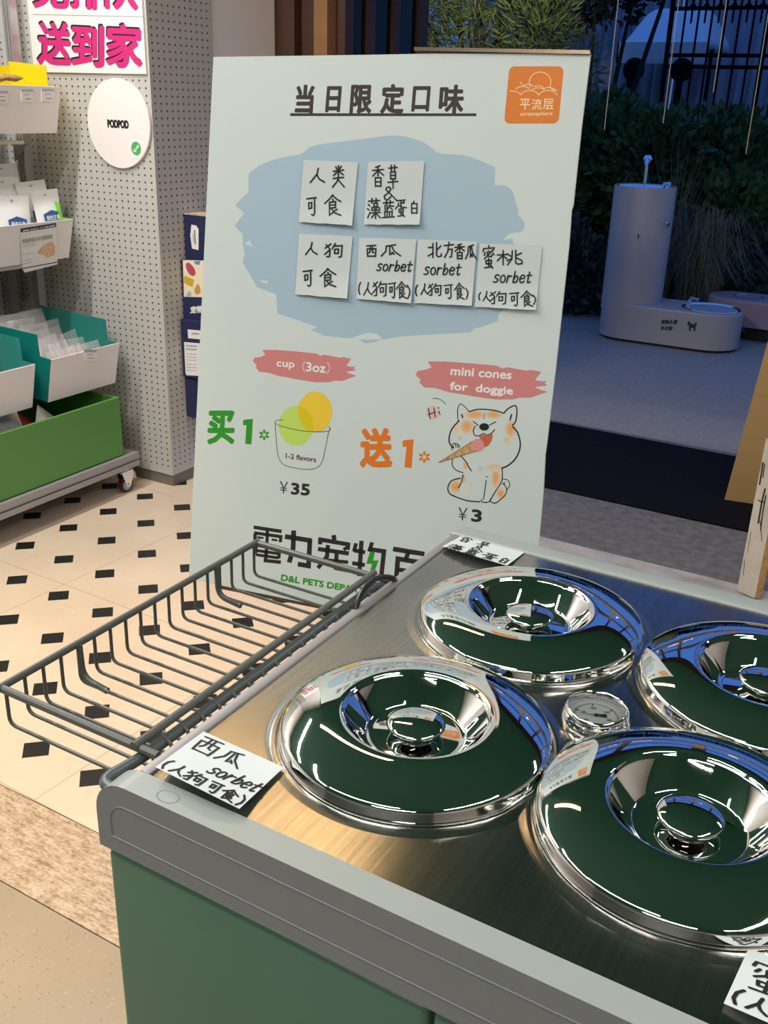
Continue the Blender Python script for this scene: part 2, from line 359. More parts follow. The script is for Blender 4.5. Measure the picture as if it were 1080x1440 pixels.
GRASS = [[(.08, .86), (.92, .9)], [(.34, 1), (.34, .76)], [(.66, 1), (.66, .76)]]
def sub(strokes, x0, y0, x1, y1): return [[(x0 + u * (x1 - x0), y0 + v * (y1 - y0)) for u, v in s] for s in strokes]
BUG = [[(.2, .75), (.24, .4)], [(.2, .75), (.8, .8), (.76, .42)], [(.24, .42), (.76, .44)], [(.5, 1), (.5, .08)], [(.05, .0), (.85, .1)], [(.7, .28), (.95, -.05)]]
SUN = [[(.1, 1), (.12, .0)], [(.1, 1), (.9, 1), (.88, .0)], [(.12, .52), (.88, .53)], [(.12, .04), (.88, .05)]]
HAND = {
 '人': [[(.58, .98), (.5, .6), (.05, .06)], [(.47, .58), (.65, .28), (1, .08)]],
 '类': [[(.3, .95), (.38, .84)], [(.72, .98), (.6, .86)], [(.1, .74), (.9, .8)], [(.5, 1), (.5, .55)], [(.48, .75), (.12, .54)], [(.52, .75), (.86, .58)], [(.1, .4), (.9, .46)], [(.5, .53), (.42, .28), (.05, .0)], [(.46, .36), (.95, .0)]],
 '可': [[(0, .9), (1, .97)], [(.2, .68), (.22, .35)], [(.2, .68), (.52, .7), (.5, .4), (.22, .37)], [(.82, .93), (.84, .12), (.7, .0), (.5, .06)]],
 '食': [[(.5, 1), (.3, .8), (.0, .58)], [(.48, .98), (.75, .8), (1, .68)], [(.5, .8), (.53, .72)], [(.3, .64), (.3, .02), (.5, .14)], [(.3, .64), (.68, .67), (.66, .38), (.3, .36)], [(.3, .5), (.66, .52)], [(.78, .3), (.52, .18)], [(.42, .34), (.6, .14), (1, .02)]],
 '香': [[(.66, 1), (.3, .92)], [(.05, .77), (.95, .82)], [(.5, .95), (.5, .5)], [(.48, .76), (.06, .5)], [(.52, .76), (.96, .54)]] + sub(SUN, .22, 0, .8, .42),
 '草': GRASS + sub(SUN, .2, .38, .82, .7) + [[(.0, .24), (1, .28)], [(.5, .4), (.52, -.02)]],
 '&': [[(1, .0), (.5, .5), (.18, .8), (.22, .97), (.45, 1), (.55, .85), (.4, .62), (.05, .35), (.08, .12), (.3, .05), (.55, .3)]],
 '藻': GRASS + [[(.06, .7), (.18, .62)], [(.0, .48), (.13, .42)], [(.02, .03), (.2, .3)], [(.5, .76), (.5, .6), (.76, .6), (.76, .76), (.5, .76)], [(.34, .54), (.34, .4), (.55, .4), (.55, .54), (.34, .54)], [(.68, .54), (.68, .4), (.92, .4), (.92, .54), (.68, .54)], [(.28, .27), (1, .3)], [(.62, .38), (.62, -.02)], [(.6, .27), (.32, .03)], [(.64, .27), (1, .02)]],
 '蓝': GRASS + [[(.22, .72), (.24, .44)], [(.4, .78), (.4, .4)], [(.62, .76), (.5, .54)], [(.6, .66), (.95, .68)], [(.7, .57), (.84, .46)], [(.18, .34), (.22, .05)], [(.18, .34), (.82, .36), (.8, .05)], [(.4, .35), (.4, .05)], [(.6, .35), (.6, .05)], [(.0, .0), (1, .05)]],
 '蛋': [[(.12, .95), (.85, 1), (.72, .86)], [(.5, .97), (.5, .62)], [(.5, .8), (.78, .82)], [(.3, .82), (.24, .64), (.0, .46)], [(.26, .66), (.6, .56), (1, .52)]] + sub(BUG, .18, 0, .85, .56),
 '白': [[(.5, 1), (.36, .8)]] + sub(SUN, .14, 0, .9, .8),
 '狗': [[(.36, .98), (.02, .66)], [(.08, .92), (.3, .6), (.28, .08), (.12, .05)], [(.28, .55), (.0, .22)], [(.6, 1), (.42, .62)], [(.54, .82), (.98, .85), (.94, .08), (.8, .02)], [(.56, .58), (.56, .28)], [(.56, .58), (.78, .6), (.76, .3), (.56, .29)]],
 '西': [[(.05, .96), (.92, 1)], [(.08, .68), (.14, .02)], [(.08, .68), (.92, .7), (.88, .02)], [(.4, .96), (.38, .5), (.26, .32)], [(.6, .96), (.6, .42), (.74, .36)], [(.14, .05), (.88, .06)]],
 '瓜': [[(.78, 1), (.26, .86)], [(.28, .86), (.24, .4), (.0, .0)], [(.46, .9), (.46, .14), (.66, .26)], [(.58, .34), (.7, .16)], [(.56, .9), (.7, .42), (1.05, .02)]],
 '北': [[(.36, .95), (.36, .0)], [(.02, .66), (.34, .68)], [(.0, .1), (.4, .3)], [(.64, 1), (.64, .14), (.76, .05), (1, .1), (1, .26)], [(.97, .78), (.66, .5)]],
 '方': [[(.48, 1), (.54, .88)], [(.02, .78), (1, .84)], [(.44, .8), (.4, .4), (.06, .0)], [(.42, .52), (.84, .55), (.76, .06), (.58, .02)]],
 '蜜': [[(.5, 1), (.53, .92)], [(.06, .86), (.02, .72)], [(.06, .86), (.96, .9), (.86, .78)], [(.2, .68), (.12, .56)], [(.38, .72), (.42, .52), (.72, .5), (.78, .6)], [(.8, .78), (.14, .4)], [(.5, .76), (.57, .68)], [(.86, .68), (.96, .58)]] + sub(BUG, .1, 0, .9, .42),
 '桃': [[(.0, .68), (.42, .72)], [(.24, 1), (.24, .0)], [(.23, .66), (.0, .28)], [(.26, .6), (.4, .42)], [(.62, .98), (.6, .4), (.42, .0)], [(.42, .76), (.55, .6)], [(.4, .28), (.58, .42)], [(.76, 1), (.76, .14), (.86, .05), (1.02, .1), (1.02, .26)], [(1, .82), (.8, .66)], [(.78, .5), (1, .32)]],
 '(': [[(.9, 1), (.3, .7), (.2, .3), (.6, 0)]], ')': [[(.1, 1), (.75, .7), (.8, .35), (.3, 0)]],
}
_S = [(.95, .62), (.6, .72), (.2, .6), (.3, .42), (.75, .3), (.7, .1), (.3, .0), (.0, .08)]
LAT = {'s': [_S], 'o': [arc(.5, .33, .45, .34, 0, 360, 12)], 'r': [[(.2, .68), (.1, .0)], [(.15, .4), (.5, .62), (.9, .6)]],
       'b': [[(.2, 1.05), (.08, .02)], [(.12, .2), (.5, .62), (.9, .45), (.75, .1), (.3, .0), (.08, .1)]],
       'e': [[(.08, .36), (.9, .42), (.8, .65), (.4, .7), (.08, .4), (.25, .05), (.6, .0), (.95, .14)]], 't': [[(.5, 1), (.4, .12), (.6, .0), (.9, .1)], [(.05, .66), (1, .7)]]}
def hand(mb, ch, box, w, mp):
    """hand-drawn strokes of one character in a 2d box (x0, ytop, x1, ybottom)"""
    x0, y0, x1, y1 = box
    for s in HAND[ch]: ribbon2(mb, [(x0 + u * (x1 - x0), y1 + v * (y0 - y1)) for u, v in s], w, mp)
def hand_word(mb, word, bl, br, tl, w, mp):
    bl, br, tl = Vector(bl), Vector(br), Vector(tl); n = len(word); step = 1 / (n - .18)
    for i, ch in enumerate(word):
        for s in LAT[ch]:
            pts = [bl + (br - bl) * ((i + .82 * u) * step) + (tl - bl) * v for u, v in s]
            ribbon2(mb, spl([tuple(p) for p in pts], 4) if len(pts) > 3 else [tuple(p) for p in pts], w, mp)

# ================================================================== SETTING
YW = 3.75                      # front wall of the shop with the garden door
def slab(x0, y0, x1, y1, z=0.0, t=.04):
    b = MB(); b.box((x0, y0, z - t), (x1, y1, z)); return b
struct('floor', slab(-3.62, 1.225, 3.2, 3.19), floor_mat())
struct('trim_1', slab(-3.62, 1.012, 3.2, 1.222), travertine_mat())
struct('floor.001', slab(-3.62, -3.2, 3.2, 1.009), terrazzo_mat())
struct('trim_2', slab(-3.62, 3.193, 3.2, 3.33), mat('pale_sill', (.36, .33, .31), .6, noise=.2, nscale=9))
struct('trim_3', slab(-3.62, 3.333, 3.2, 4.8), mat('grey_screed', (.115, .11, .108), .8, noise=.3, nscale=26))
struct('ground', slab(-14, 4.8, 10, 7.9), mat('paving', (.27, .25, .22), .85, spec=.2, noise=.16, nscale=45))
struct('ground.001', slab(-20, 7.9, 14, 22, -.01), mat('garden_soil', (.02, .018, .014), .95, noise=.4, nscale=10))
b = MB(); b.box((-3.62, -3.2, CEIL), (3.2, 4.0, CEIL + .1)); struct('ceiling', b, mat('green_ceiling', (.022, .125, .085), .6))
b = MB(); b.box((-3.72, -3.2, 0), (-3.62, 4.0, CEIL)); struct('wall_left', b, m_wall)
b = MB(); b.box((3.2, -3.2, 0), (3.3, 4.0, CEIL)); struct('wall_right', b, m_wall)
b = MB(); b.box((-3.72, -3.3, 0), (3.3, -3.2, CEIL)); struct('wall_back', b, mat('dark_back_wall', (.10, .12, .10), .6))
# pegboard pier: holes on its two faces, then plain white wall up to the door
pm1 = peg_mat('pegboard_front', 0); pm2 = peg_mat('pegboard_side', 1)
b = MB(); b.face([(-3.62, 2.94, .05), (-2.69, 2.94, .05), (-2.69, 2.94, CEIL), (-3.62, 2.94, CEIL)])
b.k = 1; b.face([(-2.69, 2.94, .05), (-2.69, 3.30, .05), (-2.69, 3.30, CEIL), (-2.69, 2.94, CEIL)])
b.k = 2; b.face([(-2.69, 3.30, .05), (-2.72, 3.30, .05), (-2.72, 3.30, CEIL), (-2.69, 3.30, CEIL)])
struct('wall_pegboard', b, [pm1, pm2, m_wall])
b = MB(); b.box((-3.62, 2.95, 0), (-2.70, 3.30, CEIL)); struct('wall_pier', b, m_wall)
b = MB(); b.box((-3.62, 3.30, 0), (-2.70, YW, CEIL)); struct('wall_front', b, m_wall)
b = MB(); b.box((-3.62, 2.945, 0), (-2.695, 3.3, .05)); struct('baseboard_front', b, mat('brown_plinth', (.18, .15, .12), .5))
# wooden door surround and transom window over the opening
m_dw = wood_mat('dark_door_wood', (.032, .012, .007), (.075, .03, .015)); m_lw = wood_mat('light_door_wood', (.20, .095, .035), (.30, .15, .06))
b = MB(); b.box((-2.70, YW - .03, 0), (-2.60, YW + .09, CEIL)); b.box((-2.60, YW + .02, 0), (-2.51, YW + .09, CEIL)); struct('trim_4', b, m_dw)
b = MB(); b.box((-2.51, YW - .02, 0), (-2.445, YW + .09, CEIL)); struct('trim_5', b, m_lw)
b = MB()
for z0, z1 in ((2.18, 2.30), (2.93, CEIL)): b.box((-2.44, YW - .03, z0), (3.2, YW + .09, z1))
x = -2.44
while x < 3.2: b.box((x, YW - .02, 2.30), (x + .07, YW + .08, 2.93)); x += .62
b.box((-2.44, YW, 2.60), (3.2, YW + .05, 2.64))
struct('window_1', b, m_dw)
b = MB(); b.box((-2.44, YW + .02, 2.30), (3.2, YW + .028, 2.93)); struct('window_1_glass', b, glass_mat())
b = MB(); b.box((2.2, YW - .03, 0), (3.2, YW + .09, 2.18)); struct('wall_front.001', b, m_wall)
# open glazed door leaf
dl = thing('open_door_leaf', (-2.42, 3.80, 0), 'dark wooden glazed door leaf standing open beside the white pier', 'door')
b = MB(); ys = [3.80, 3.86]
b.box((-2.445, 3.795, 0), (-2.40, 3.86, 2.16)); b.box((-2.445, 4.43, 0), (-2.40, 4.52, 2.16))
b.box((-2.445, 3.86, 0), (-2.40, 4.43, .25)); b.box((-2.445, 3.86, 2.06), (-2.40, 4.43, 2.16))
for y0 in (3.985, 4.20): b.box((-2.445, y0, .25), (-2.40, y0 + .055, 2.06))
b.build('door_frame', m_dw, dl)
for y0, y1 in ((3.86, 3.985), (4.04, 4.20), (4.255, 4.43)):
    b = MB(); b.box((-2.425, y0, .25), (-2.419, y1, 2.06)); b.build('glass_pane', glass_mat('door_glass', (.55, .62, .70)), dl)
# ================================================================== FREEZER
CZ = 1.067; XL, XR, YF, YB = -.445, .081, .412, .978
fz = thing('ice_cream_freezer', (-.182, .69, 0), 'green ice cream freezer with steel top holding four lidded tubs', 'freezer')
b = MB(); b.rbox((-.462, .428, .09), (.098, .972, 1.012), .006, 2); b.build('cabinet_body', m_green, fz)
for x0, x1 in ((-.467, -.1915), (-.1885, .103)):
    b = MB(); b.rbox((x0, YF + .002, .12), (x1, YF + .03, 1.0015), .006, 3); b.build('door_panel', m_green, fz)
for x0 in (-.41, .0):
    for y0 in (.46, .90):
        b = MB(); b.lathe([(0, 0), (.03, 0), (.03, .05), (.02, .06), (.02, .1), (0, .1)], (x0 + .03, y0, 0), 20); b.build('foot', m_black, fz)
def rail_profile(x0, x1, z0, z1, r, n=8):
    p = [(x0, z0)]
    p += [(x0 + r - r * math.cos(PI / 2 * k / n), z1 - r + r * math.sin(PI / 2 * k / n)) for k in range(n + 1)]
    p += [(x1 - r + r * math.sin(PI / 2 * k / n), z1 - r + r * math.cos(PI / 2 * k / n)) for k in range(n + 1)]
    p += [(x1, z0)]; return p
pr = rail_profile(-.471, .107, 1.005, CZ + .002, .03)
b = MB(); n = len(pr)
b.k = 0; b.poly([(x, YF, z) for x, z in pr]); b.poly([(x, YF + .022, z) for x, z in reversed(pr)])
for i in range(n):
    x0, z0 = pr[i]; x1, z1 = pr[(i + 1) % n]; b.k = 1 if 0 < i < n - 2 else 0
    b.face([(x0, YF, z0), (x1, YF, z1), (x1, YF + .022, z1), (x0, YF + .022, z0)], 0 < i < n - 2)
fr = b.build('front_rail', [m_greyp, m_greyt], fz)
inl = MB(); q = rail_profile(-.457, .093, 1.0195, 1.051, .016)
ribs = [(x, z) for x, z in q] + [q[0]]
inl.tube([(x, YF - .0001, z) for x, z in ribs], .0006, 5)
inl.build('moulded_line', m_greyp, fr)
ring = MB(); ring.tube([(-.408 + .009 * math.cos(a * PI / 10), .422 + .006 * math.sin(a * PI / 10), CZ + .002) for a in range(20)], .0004, 4, closed=True); ring.build('round_mark', m_greyp, fr)
b = MB(); b.rbox((-.452, .952, 1.01), (.09, YB, CZ + .004), .006, 4); b.build('back_rail', m_greyt, fz)
m_lip = mat('pale_edge_strip', (.30, .285, .29), .5, .3)
for x0, x1 in ((-.4465, -.4365), (.073, .083)):
    b = MB(); b.rbox((x0, YF + .022, 1.0), (x1, .954, CZ + .0025), .002, 2); b.build('side_strip', m_lip, fz)
b = MB(); b.box((-.4365, YF + .022, CZ - .03), (.073, .952, CZ)); b.build('countertop', m_steel, fz)
LIDS = [(-.2957, .5845), (-.2888, .8024), (-.070, .8040), (-.0815, .5900)]
for cx, cy in LIDS:
    b = MB(); b.lathe([(.1080, 0.0002), (.1095, .0010), (.1110, .0012), (.1135, .0009), (.117, .0003), (.119, 0.0001)], (cx, cy, CZ), 96)
    b.build('raised_rim', m_steel, fz)
# side handle tube, bent round at the front
HZ = CZ - .006
pts = rounded([(-.436, .424, HZ - .012), (-.466, .416, HZ - .012), (-.4655, .435, HZ), (-.4625, .46, HZ), (-.4625, .93, HZ), (-.45, .945, HZ)], .02, 6)
pts = rounded([(-.44, .421, HZ - .004), (-.4735, .417, HZ - .004), (-.464, .452, HZ - .001), (-.4615, .60, HZ), (-.4615, .80, HZ), (-.44, .818, HZ)], .028, 8)
b = MB(); b.tube(pts, .0048, 12); b.build('side_handle', m_tube, fz)

# ---- lids
def lid_profile():
    p = [(.1060, .0004), (.1078, .0006), (.1079, .0020), (.1070, .0027), (.1066, .0034), (.1065, .0098), (.1056, .0115), (.1040, .0126)]
    p += [(.1005, .0144), (.0960, .0163), (.0910, .0181), (.0860, .0196), (.0810, .0208), (.0760, .0217), (.0710, .0223), (.0670, .0226), (.0630, .0228), (.0605, .0228)]
    p += [(.0592, .0226), (.0584, .0220), (.0578, .0212), (.0570, .0206), (.0562, .0200), (.0555, .0188)]
    p += [(.0405, .0022), (.0395, .0013), (.0380, .0008), (.034, .0012), (.013, .0022)]
    return p
def knob_profile():
    p = [(.0125, .0020), (.0122, .0035), (.0116, .0050), (.0118, .0062), (.0140, .0074), (.0185, .0087), (.0222, .0098), (.0234, .0106), (.0235, .0114)]
    p += [(.0235 * math.cos(a), .0114 + .0050 * math.sin(a)) for a in [PI / 2 * k / 10 for k in range(1, 10)]] + [(0.0003, .0164)]
    return p
lid_lab = ['steel tub lid nearest the watermelon sorbet note, front left of four', 'steel tub lid beside the vanilla note, at the back left near the board',
           'steel tub lid at the back right, cut by the right picture edge', 'steel tub lid at the front right, largest in view, in front of the gauge']
L0 = None
for (cx, cy), lab in zip(LIDS, lid_lab):
    if L0 is None:
        L0 = thing('tub_lid', (cx, cy, CZ), lab, 'lid', 'steel tub lids on the freezer')
        b = MB(); b.lathe(lid_profile(), (cx, cy, CZ), 128); b.build('lid_dome', m_mirror, L0, 60)
        b = MB(); b.lathe(knob_profile(), (cx, cy, CZ), 64); b.build('knob', m_mirror, L0, 60)
    else:
        c = L0.copy(); COL.objects.link(c); c.location = (cx, cy, CZ); c['label'] = lab
        for ch in list(L0.children):
            d = ch.copy(); COL.objects.link(d); d.parent = c
# ---- thermometer between the lids
TX, TY = -.1812, .6845
g = thing('round_thermometer', (TX, TY, CZ), 'round chrome dial thermometer set in the countertop between the lids', 'thermometer')
b = MB(); b.lathe([(.0275, 0), (.0275, .0025), (.0262, .004), (.0262, .008), (.0255, .0105), (.0238, .0115), (.0226, .0105), (.0222, .007), (.0222, .002)], (TX, TY, CZ), 72); b.build('bezel', m_chrome, g, 60)
b = MB(); b.disc((TX, TY, CZ + .0024), .0224); b.build('dial', mat('dial_face', (.48, .50, .49), .4), g)
b = MB()
def dm(u, v): return (TX + u, TY + v, CZ + .0028)
_ca, _sa = math.cos(YAW), math.sin(YAW)
def dial(u, v): return dm(u * _ca - v * _sa, u * _sa + v * _ca)
for k in range(41):
    a = math.radians(210 - 240 * k / 40); r0 = .0165 if k % 10 else .0145
    ribbon2(b, [(r0 * math.cos(a), r0 * math.sin(a)), (.0185 * math.cos(a), .0185 * math.sin(a))], .0005 if k % 10 else .0009, dial, False)
for k, t in ((0, '-40'), (10, '-20'), (20, '0'), (30, '20'), (40, '40')):
    a = math.radians(210 - 240 * k / 40); put_box(b, t, .0112 * math.cos(a) - .0022, .0112 * math.sin(a) + .0014, .0112 * math.cos(a) + .0022, .0112 * math.sin(a) - .0014, dial, .01)
b.build('dial_marks', m_ink, g)
b = MB(); a = math.radians(172)
tip = (.0178 * math.cos(a), .0178 * math.sin(a) ); tl_ = (-.0085 * math.cos(a), -.0085 * math.sin(a)); nx, ny = -math.sin(a), math.cos(a)
def ndl(u, v): p = dial(u, v); return (p[0], p[1], p[2] + .0012)
b.poly([ndl(*p) for p in [tip, (nx * .0006, ny * .0006), (tl_[0] + nx * .0022, tl_[1] + ny * .0022), (tl_[0] - nx * .0022, tl_[1] - ny * .0022), (-nx * .0006, -ny * .0006)]])
b.lathe([(.0013, 0), (.0013, .0014), (.0002, .0018)], (TX, TY, CZ + .003), 12); b.build('needle', m_ink, g)
b = MB(); b.disc((TX, TY, CZ + .0085), .0226); b.build('glass_cover', glass_mat('gauge_glass', (.92, .94, .93)), g)

# ---- wire basket on the freezer's left side
bk = thing('wire_basket', (-.54, .63, CZ - .03), 'grey wire basket hanging on the left side of the freezer', 'basket')
RZ = CZ + .002; BX0, BX1, BY0, BY1 = -.620, -.464, .455, .808
b = MB(); b.tube([(BX0, BY0 - .004, RZ), (BX0, BY1 + .003, RZ)], .0036, 10); b.build('outer_rail', m_wire, bk)
b = MB(); b.tube([(BX1 - .004, BY0 - .004, RZ + .002), (BX1 - .004, BY1 + .003, RZ + .002)], .0036, 10); b.build('inner_rail', m_wire, bk)
for y0, xe in ((BY0, -.447), (BY1, -.447)):
    b = MB(); b.tube([(BX0 - .002, y0, RZ - .001), (xe, y0, RZ - .001)], .0036, 10); b.build('end_rail', m_wire, bk)
ZB_ = CZ - .0365; NW = 18
for k in range(NW):
    y = .4585 + (.8015 - .4585) * k / (NW - 1)
    b = MB(); b.tube(rounded([(BX0 + .001, y, RZ + .002), (BX0 + .0005, y, ZB_), (-.455, y, ZB_), (-.455, y, RZ - .008), (-.463, y, RZ - .004)], .008, 5), .0017, 7); b.build('wire', m_wire, bk)
for y in (.540, .735):
    b = MB(); b.tube(rounded([(BX0 + .002, y, RZ), (BX0 + .002, y + .001, ZB_ + .003), (BX0 + .032, y + .001, ZB_ - .001)], .012, 6), .0031, 9); b.build('hook', m_wire, bk)
# ---- cable looping up between the basket rail and the freezer
b = MB(); cp_ = [at(495, 870, 2, CZ - .012), at(499, 858, 2, CZ + .001), at(505, 841, 2, CZ + .010), at(513, 827, 2, CZ + .014), at(525, 815, 2, CZ + .014), at(540, 810.5, 2, CZ + .012), at(555, 813.5, 2, CZ + .006), at(566, 820, 2, CZ - .006)]
cp_ = [Vector((-.4515, .70, .4)), Vector((-.4515, cp_[0].y - .012, 1.0)), Vector((-.4502, cp_[0].y - .004, CZ - .02))] + cp_[1:-1] + [Vector((-.4502, cp_[-1].y + .004, CZ - .02)), Vector((-.4515, cp_[-1].y + .012, CZ - .06)), Vector((-.456, cp_[-1].y + .03, .5))]
b.tube(rounded(cp_, .03, 5), .0030, 10)
tag(b.build('power_cable', m_black), 'black power cable looping up beside the basket at the freezer edge', 'cable')

# ================================================================== DISPLAY BOARD
PSI = math.radians(10.5); TILT = math.radians(10.0)
BU = Vector((math.cos(PSI), math.sin(PSI), 0)); BBK = Vector((-BU.y, BU.x, 0))
BV = Vector((0, 0, 1)) * math.cos(TILT) + BBK * math.sin(TILT); BN = BU.cross(BV)      # BN points back? fixed below
if BN.dot(EYE - Vector((-.889, .992, .87))) < 0: BN = -BN
SB = 0.4575
B0 = EYE + (at(265, 814, 2, 0) - EYE) * SB
def bp(x, y, off=0.0):
    """point of the board's face seen at photo pixel x, y, lifted off the face by off"""
    d = ray(x, y); P0 = B0 + BN * off; t = (P0 - EYE).dot(BN) / d.dot(BN); return EYE + d * t
LY1 = lambda x, y: bp(x, y, .00006)
LY2 = lambda x, y: bp(x, y, .00014)
LY3 = lambda x, y: bp(x, y, .00022)
LY4 = lambda x, y: bp(x, y, .00030)
ctr = B0 + BU * .25
bd = thing('menu_board', tuple(ctr), 'tall pale ice cream menu board standing behind the freezer', 'sign board')
TLc = bp(300, 80); TRc = bp(830.5, 75); BRc = bp(752, 800); BLc = bp(265.5, 814)
BRc = TRc + (bp(757, 770) - TRc) * 1.0; e = (bp(757, 770) - TRc).normalized(); BRc = TRc + e * (BLc - TLc).length
edge = [BLc, bp(444, 850.5), BRc, bp(757, 770), bp(764, 690), bp(766.5, 640), bp(769, 622), bp(770.5, 636)  , bp(781, 520), bp(800, 345), bp(803.5, 296), bp(806, 288), bp(818, 175), TRc, bp(600, 75.5), bp(520, 77), TLc, bp(283, 440)]
edge.pop(7)
b = MB(); b.k = 0
tri = tessellate_polygon([[Vector(p) for p in edge]]); nE = len(edge); back = [p - BN * .006 for p in edge]
b.raw(edge, [tuple(t) for t in tri]); b.k = 1; b.raw(back, [tuple(t) for t in tri])
for i in range(nE): b.face([edge[i], edge[(i + 1) % nE], back[(i + 1) % nE], back[i]])
b.build('foam_panel', [m_board, m_foam], bd)
# heading
b = MB()
for ch, x0, y0, x1, y1 in (('当', 414, 119, 443, 160), ('日', 457, 121, 481, 158), ('限', 491, 119, 525, 160), ('定', 534, 118, 570, 160), ('口', 578, 121, 606, 157), ('味', 616, 119, 654, 160)):
    put_box(b, ch, x0, y0, x1, y1, LY1, .03, 3)
ribbon2(b, [(408, 161.2), (669.8, 161.4)], 4.0, LY1, False)
b.build('heading_lettering', m_brown, bd)
# brand badge
z8 = lambda x, y: (680 + x / 6.75, 80 + y / 6.75)
b = MB(); pts = []
for cx, cy, a0 in ((.9, .1, -90), (.9, .9, 0), (.1, .9, 90), (.1, .1, 180)):
    for k in range(7): a = math.radians(a0 + 90 * k / 6); pts.append((cx + .1 * math.cos(a), cy + .1 * math.sin(a)))
b.poly([LY1(716.3 + u * 76.7 - v * 7.6, 93.2 + v * 80.6) for u, v in pts]); lg = b.build('logo_badge', m_logo, bd)
b = MB()
for ln in (arc(537, 240, 102, 96, 150, 388, 30), [(345, 238), (362, 258), (382, 272)] , arc(425, 300, 52, 40, 215, 330, 12), arc(520, 312, 55, 40, 225, 340, 12), arc(372, 330, 76, 50, 205, 330, 14),
           arc(620, 330, 62, 40, 215, 350, 14), arc(520, 345, 75, 52, 215, 320, 14), arc(262, 400, 110, 76, 262, 330, 10), arc(438, 400, 96, 82, 205, 335, 16), arc(612, 400, 100, 82, 205, 335, 16), [(640, 300), (662, 318), (700, 318)]):
    ribbon2(b, [z8(*p) for p in ln], 1.0, LY2, False)
for ch, x0, x1 in (('平', 345, 443), ('流', 457, 553), ('层', 565, 665)): put_box(b, ch, *z8(x0, 397), *z8(x1, 502), LY2, .006)
put_text(b, 'stratosphere', z8(346, 572), z8(652, 566), z8(352, 522), LY2, .012)
b.build('logo_drawing', m_cream, lg)
# blue brush patch
zb = lambda x, y: (310 + x / 2.4, 180 + y / 2.4)
o = [(95, 215), (95, 155)] + spl([(95, 155), (115, 138), (150, 118), (205, 100), (270, 88), (300, 66), (345, 54), (440, 42), (560, 27), (620, 28), (680, 46), (715, 68), (742, 86), (820, 92), (870, 108), (928, 132)], 4)[1:] + [(925, 192)] + \
    spl([(925, 194), (960, 194), (986, 215), (996, 250), (1006, 280), (1004, 292), (1024, 315), (1026, 335), (1012, 350), (975, 357), (955, 378)], 4)[1:] + [(985, 374), (988, 388), (1012, 400), (1020, 470), (1012, 560), (960, 608), (938, 630), (935, 652), (880, 672), (858, 675), (845, 690), (700, 697), (600, 704), (548, 714), (530, 695), (500, 690), (470, 698), (440, 710), (350, 701), (303, 680), (330, 674), (280, 655), (192, 625), (188, 560), (162, 552), (125, 538), (75, 455), (82, 425), (75, 390), (75, 358), (47, 330), (80, 288), (50, 260)]
b = MB(); b.poly([LY1(*zb(*p)) for p in o]); b.poly([LY1(*zb(*p)) for p in ((468, 714), (548, 714), (520, 722), (488, 728))])
bl_ = b.build('blue_brush_patch', m_blueb, bd)
for pp in ([(82, 390), (98, 379), (112, 404)], [(132, 513), (162, 516), (160, 524), (142, 522)]):
    b = MB(); b.poly([LY2(*zb(*p)) for p in pp]); b.build('brush_gap', m_board, bl_)
# coral brush strokes
z7 = lambda x, y: (270 + x / 4, 470 + y / 4)
z9 = lambda x, y: (490 + x / 3.6, 490 + y / 3.6)
cor = [(395, 88), (470, 88), (600, 98), (660, 104), (700, 108), (725, 122), (745, 115), (790, 124), (830, 132), (850, 128), (895, 138), (880, 160), (868, 178), (900, 184), (920, 180), (910, 192), (922, 204), (880, 208), (868, 214), (925, 234), (890, 246), (850, 262), (800, 262), (770, 270), (690, 270), (600, 256), (540, 244), (490, 236), (430, 216), (380, 212), (358, 188), (365, 176), (342, 152), (350, 134), (390, 126), (412, 116)]
b = MB(); b.poly([LY1(*z7(*p)) for p in cor]); cb = b.build('coral_brush_stroke', m_pink, bd)
b = MB(); V, Fc = glyph('cup', .03); put_text(b, 'cup', z7(474, 194), z7(576, 202), z7(476, 152), LY2, .03)
put_text(b, '3oz', z7(640, 210), z7(750, 218), z7(643, 156), LY2, .03)
ribbon2(b, [z7(*p) for p in spl([(638, 152), (622, 178), (634, 212)], 4)], .8, LY2); ribbon2(b, [z7(*p) for p in spl([(762, 160), (775, 190), (758, 222)], 4)], .8, LY2)
b.build('white_lettering', m_white, cb)
cor2 = [((x - 342) / (925 - 342) * (1010 - 340) + 340, (y - 88) / (270 - 88) * (258 - 66) + 66) for x, y in cor]
b = MB(); b.poly([LY1(*z9(*p)) for p in cor2]); cb = b.build('coral_brush_stroke', m_pink, bd)
b = MB(); put_text(b, 'mini cones', z9(515, 135), z9(824, 157), z9(520, 92), LY2, .032); put_text(b, 'for  doggie', z9(512, 222), z9(832, 248), z9(515, 168), LY2, .032); b.build('white_lettering', m_white, cb)
# cup drawing
b = MB(); b.k = 0; b.poly([LY1(*z7(*p)) for p in arc(585, 515, 97, 113)[:-1]]); b.k = 1; b.poly([LY2(*z7(*p)) for p in arc(692, 436, 97, 114)[:-1]])
b.k = 3
ov = [p for p in arc(585, 515, 96, 112, 0, 360, 80)[:-1] if ((p[0] - 692) / 97) ** 2 + ((p[1] - 436) / 114) ** 2 < 1]
ov2 = [p for p in arc(692, 436, 96, 113, 0, 360, 80)[:-1] if ((p[0] - 585) / 97) ** 2 + ((p[1] - 515) / 113) ** 2 < 1]
allp = ov + ov2; cx = sum(p[0] for p in allp) / len(allp); cy = sum(p[1] for p in allp) / len(allp); allp.sort(key=lambda p: math.atan2(p[1] - cy, p[0] - cx))
b.poly([LY3(*z7(*p)) for p in allp])
b.k = 2
rim = [(465, 495), (478, 484), (510, 482), (560, 486), (640, 497), (720, 508), (765, 518), (777, 528), (770, 542), (735, 548), (680, 548), (600, 540), (520, 522), (475, 506)]
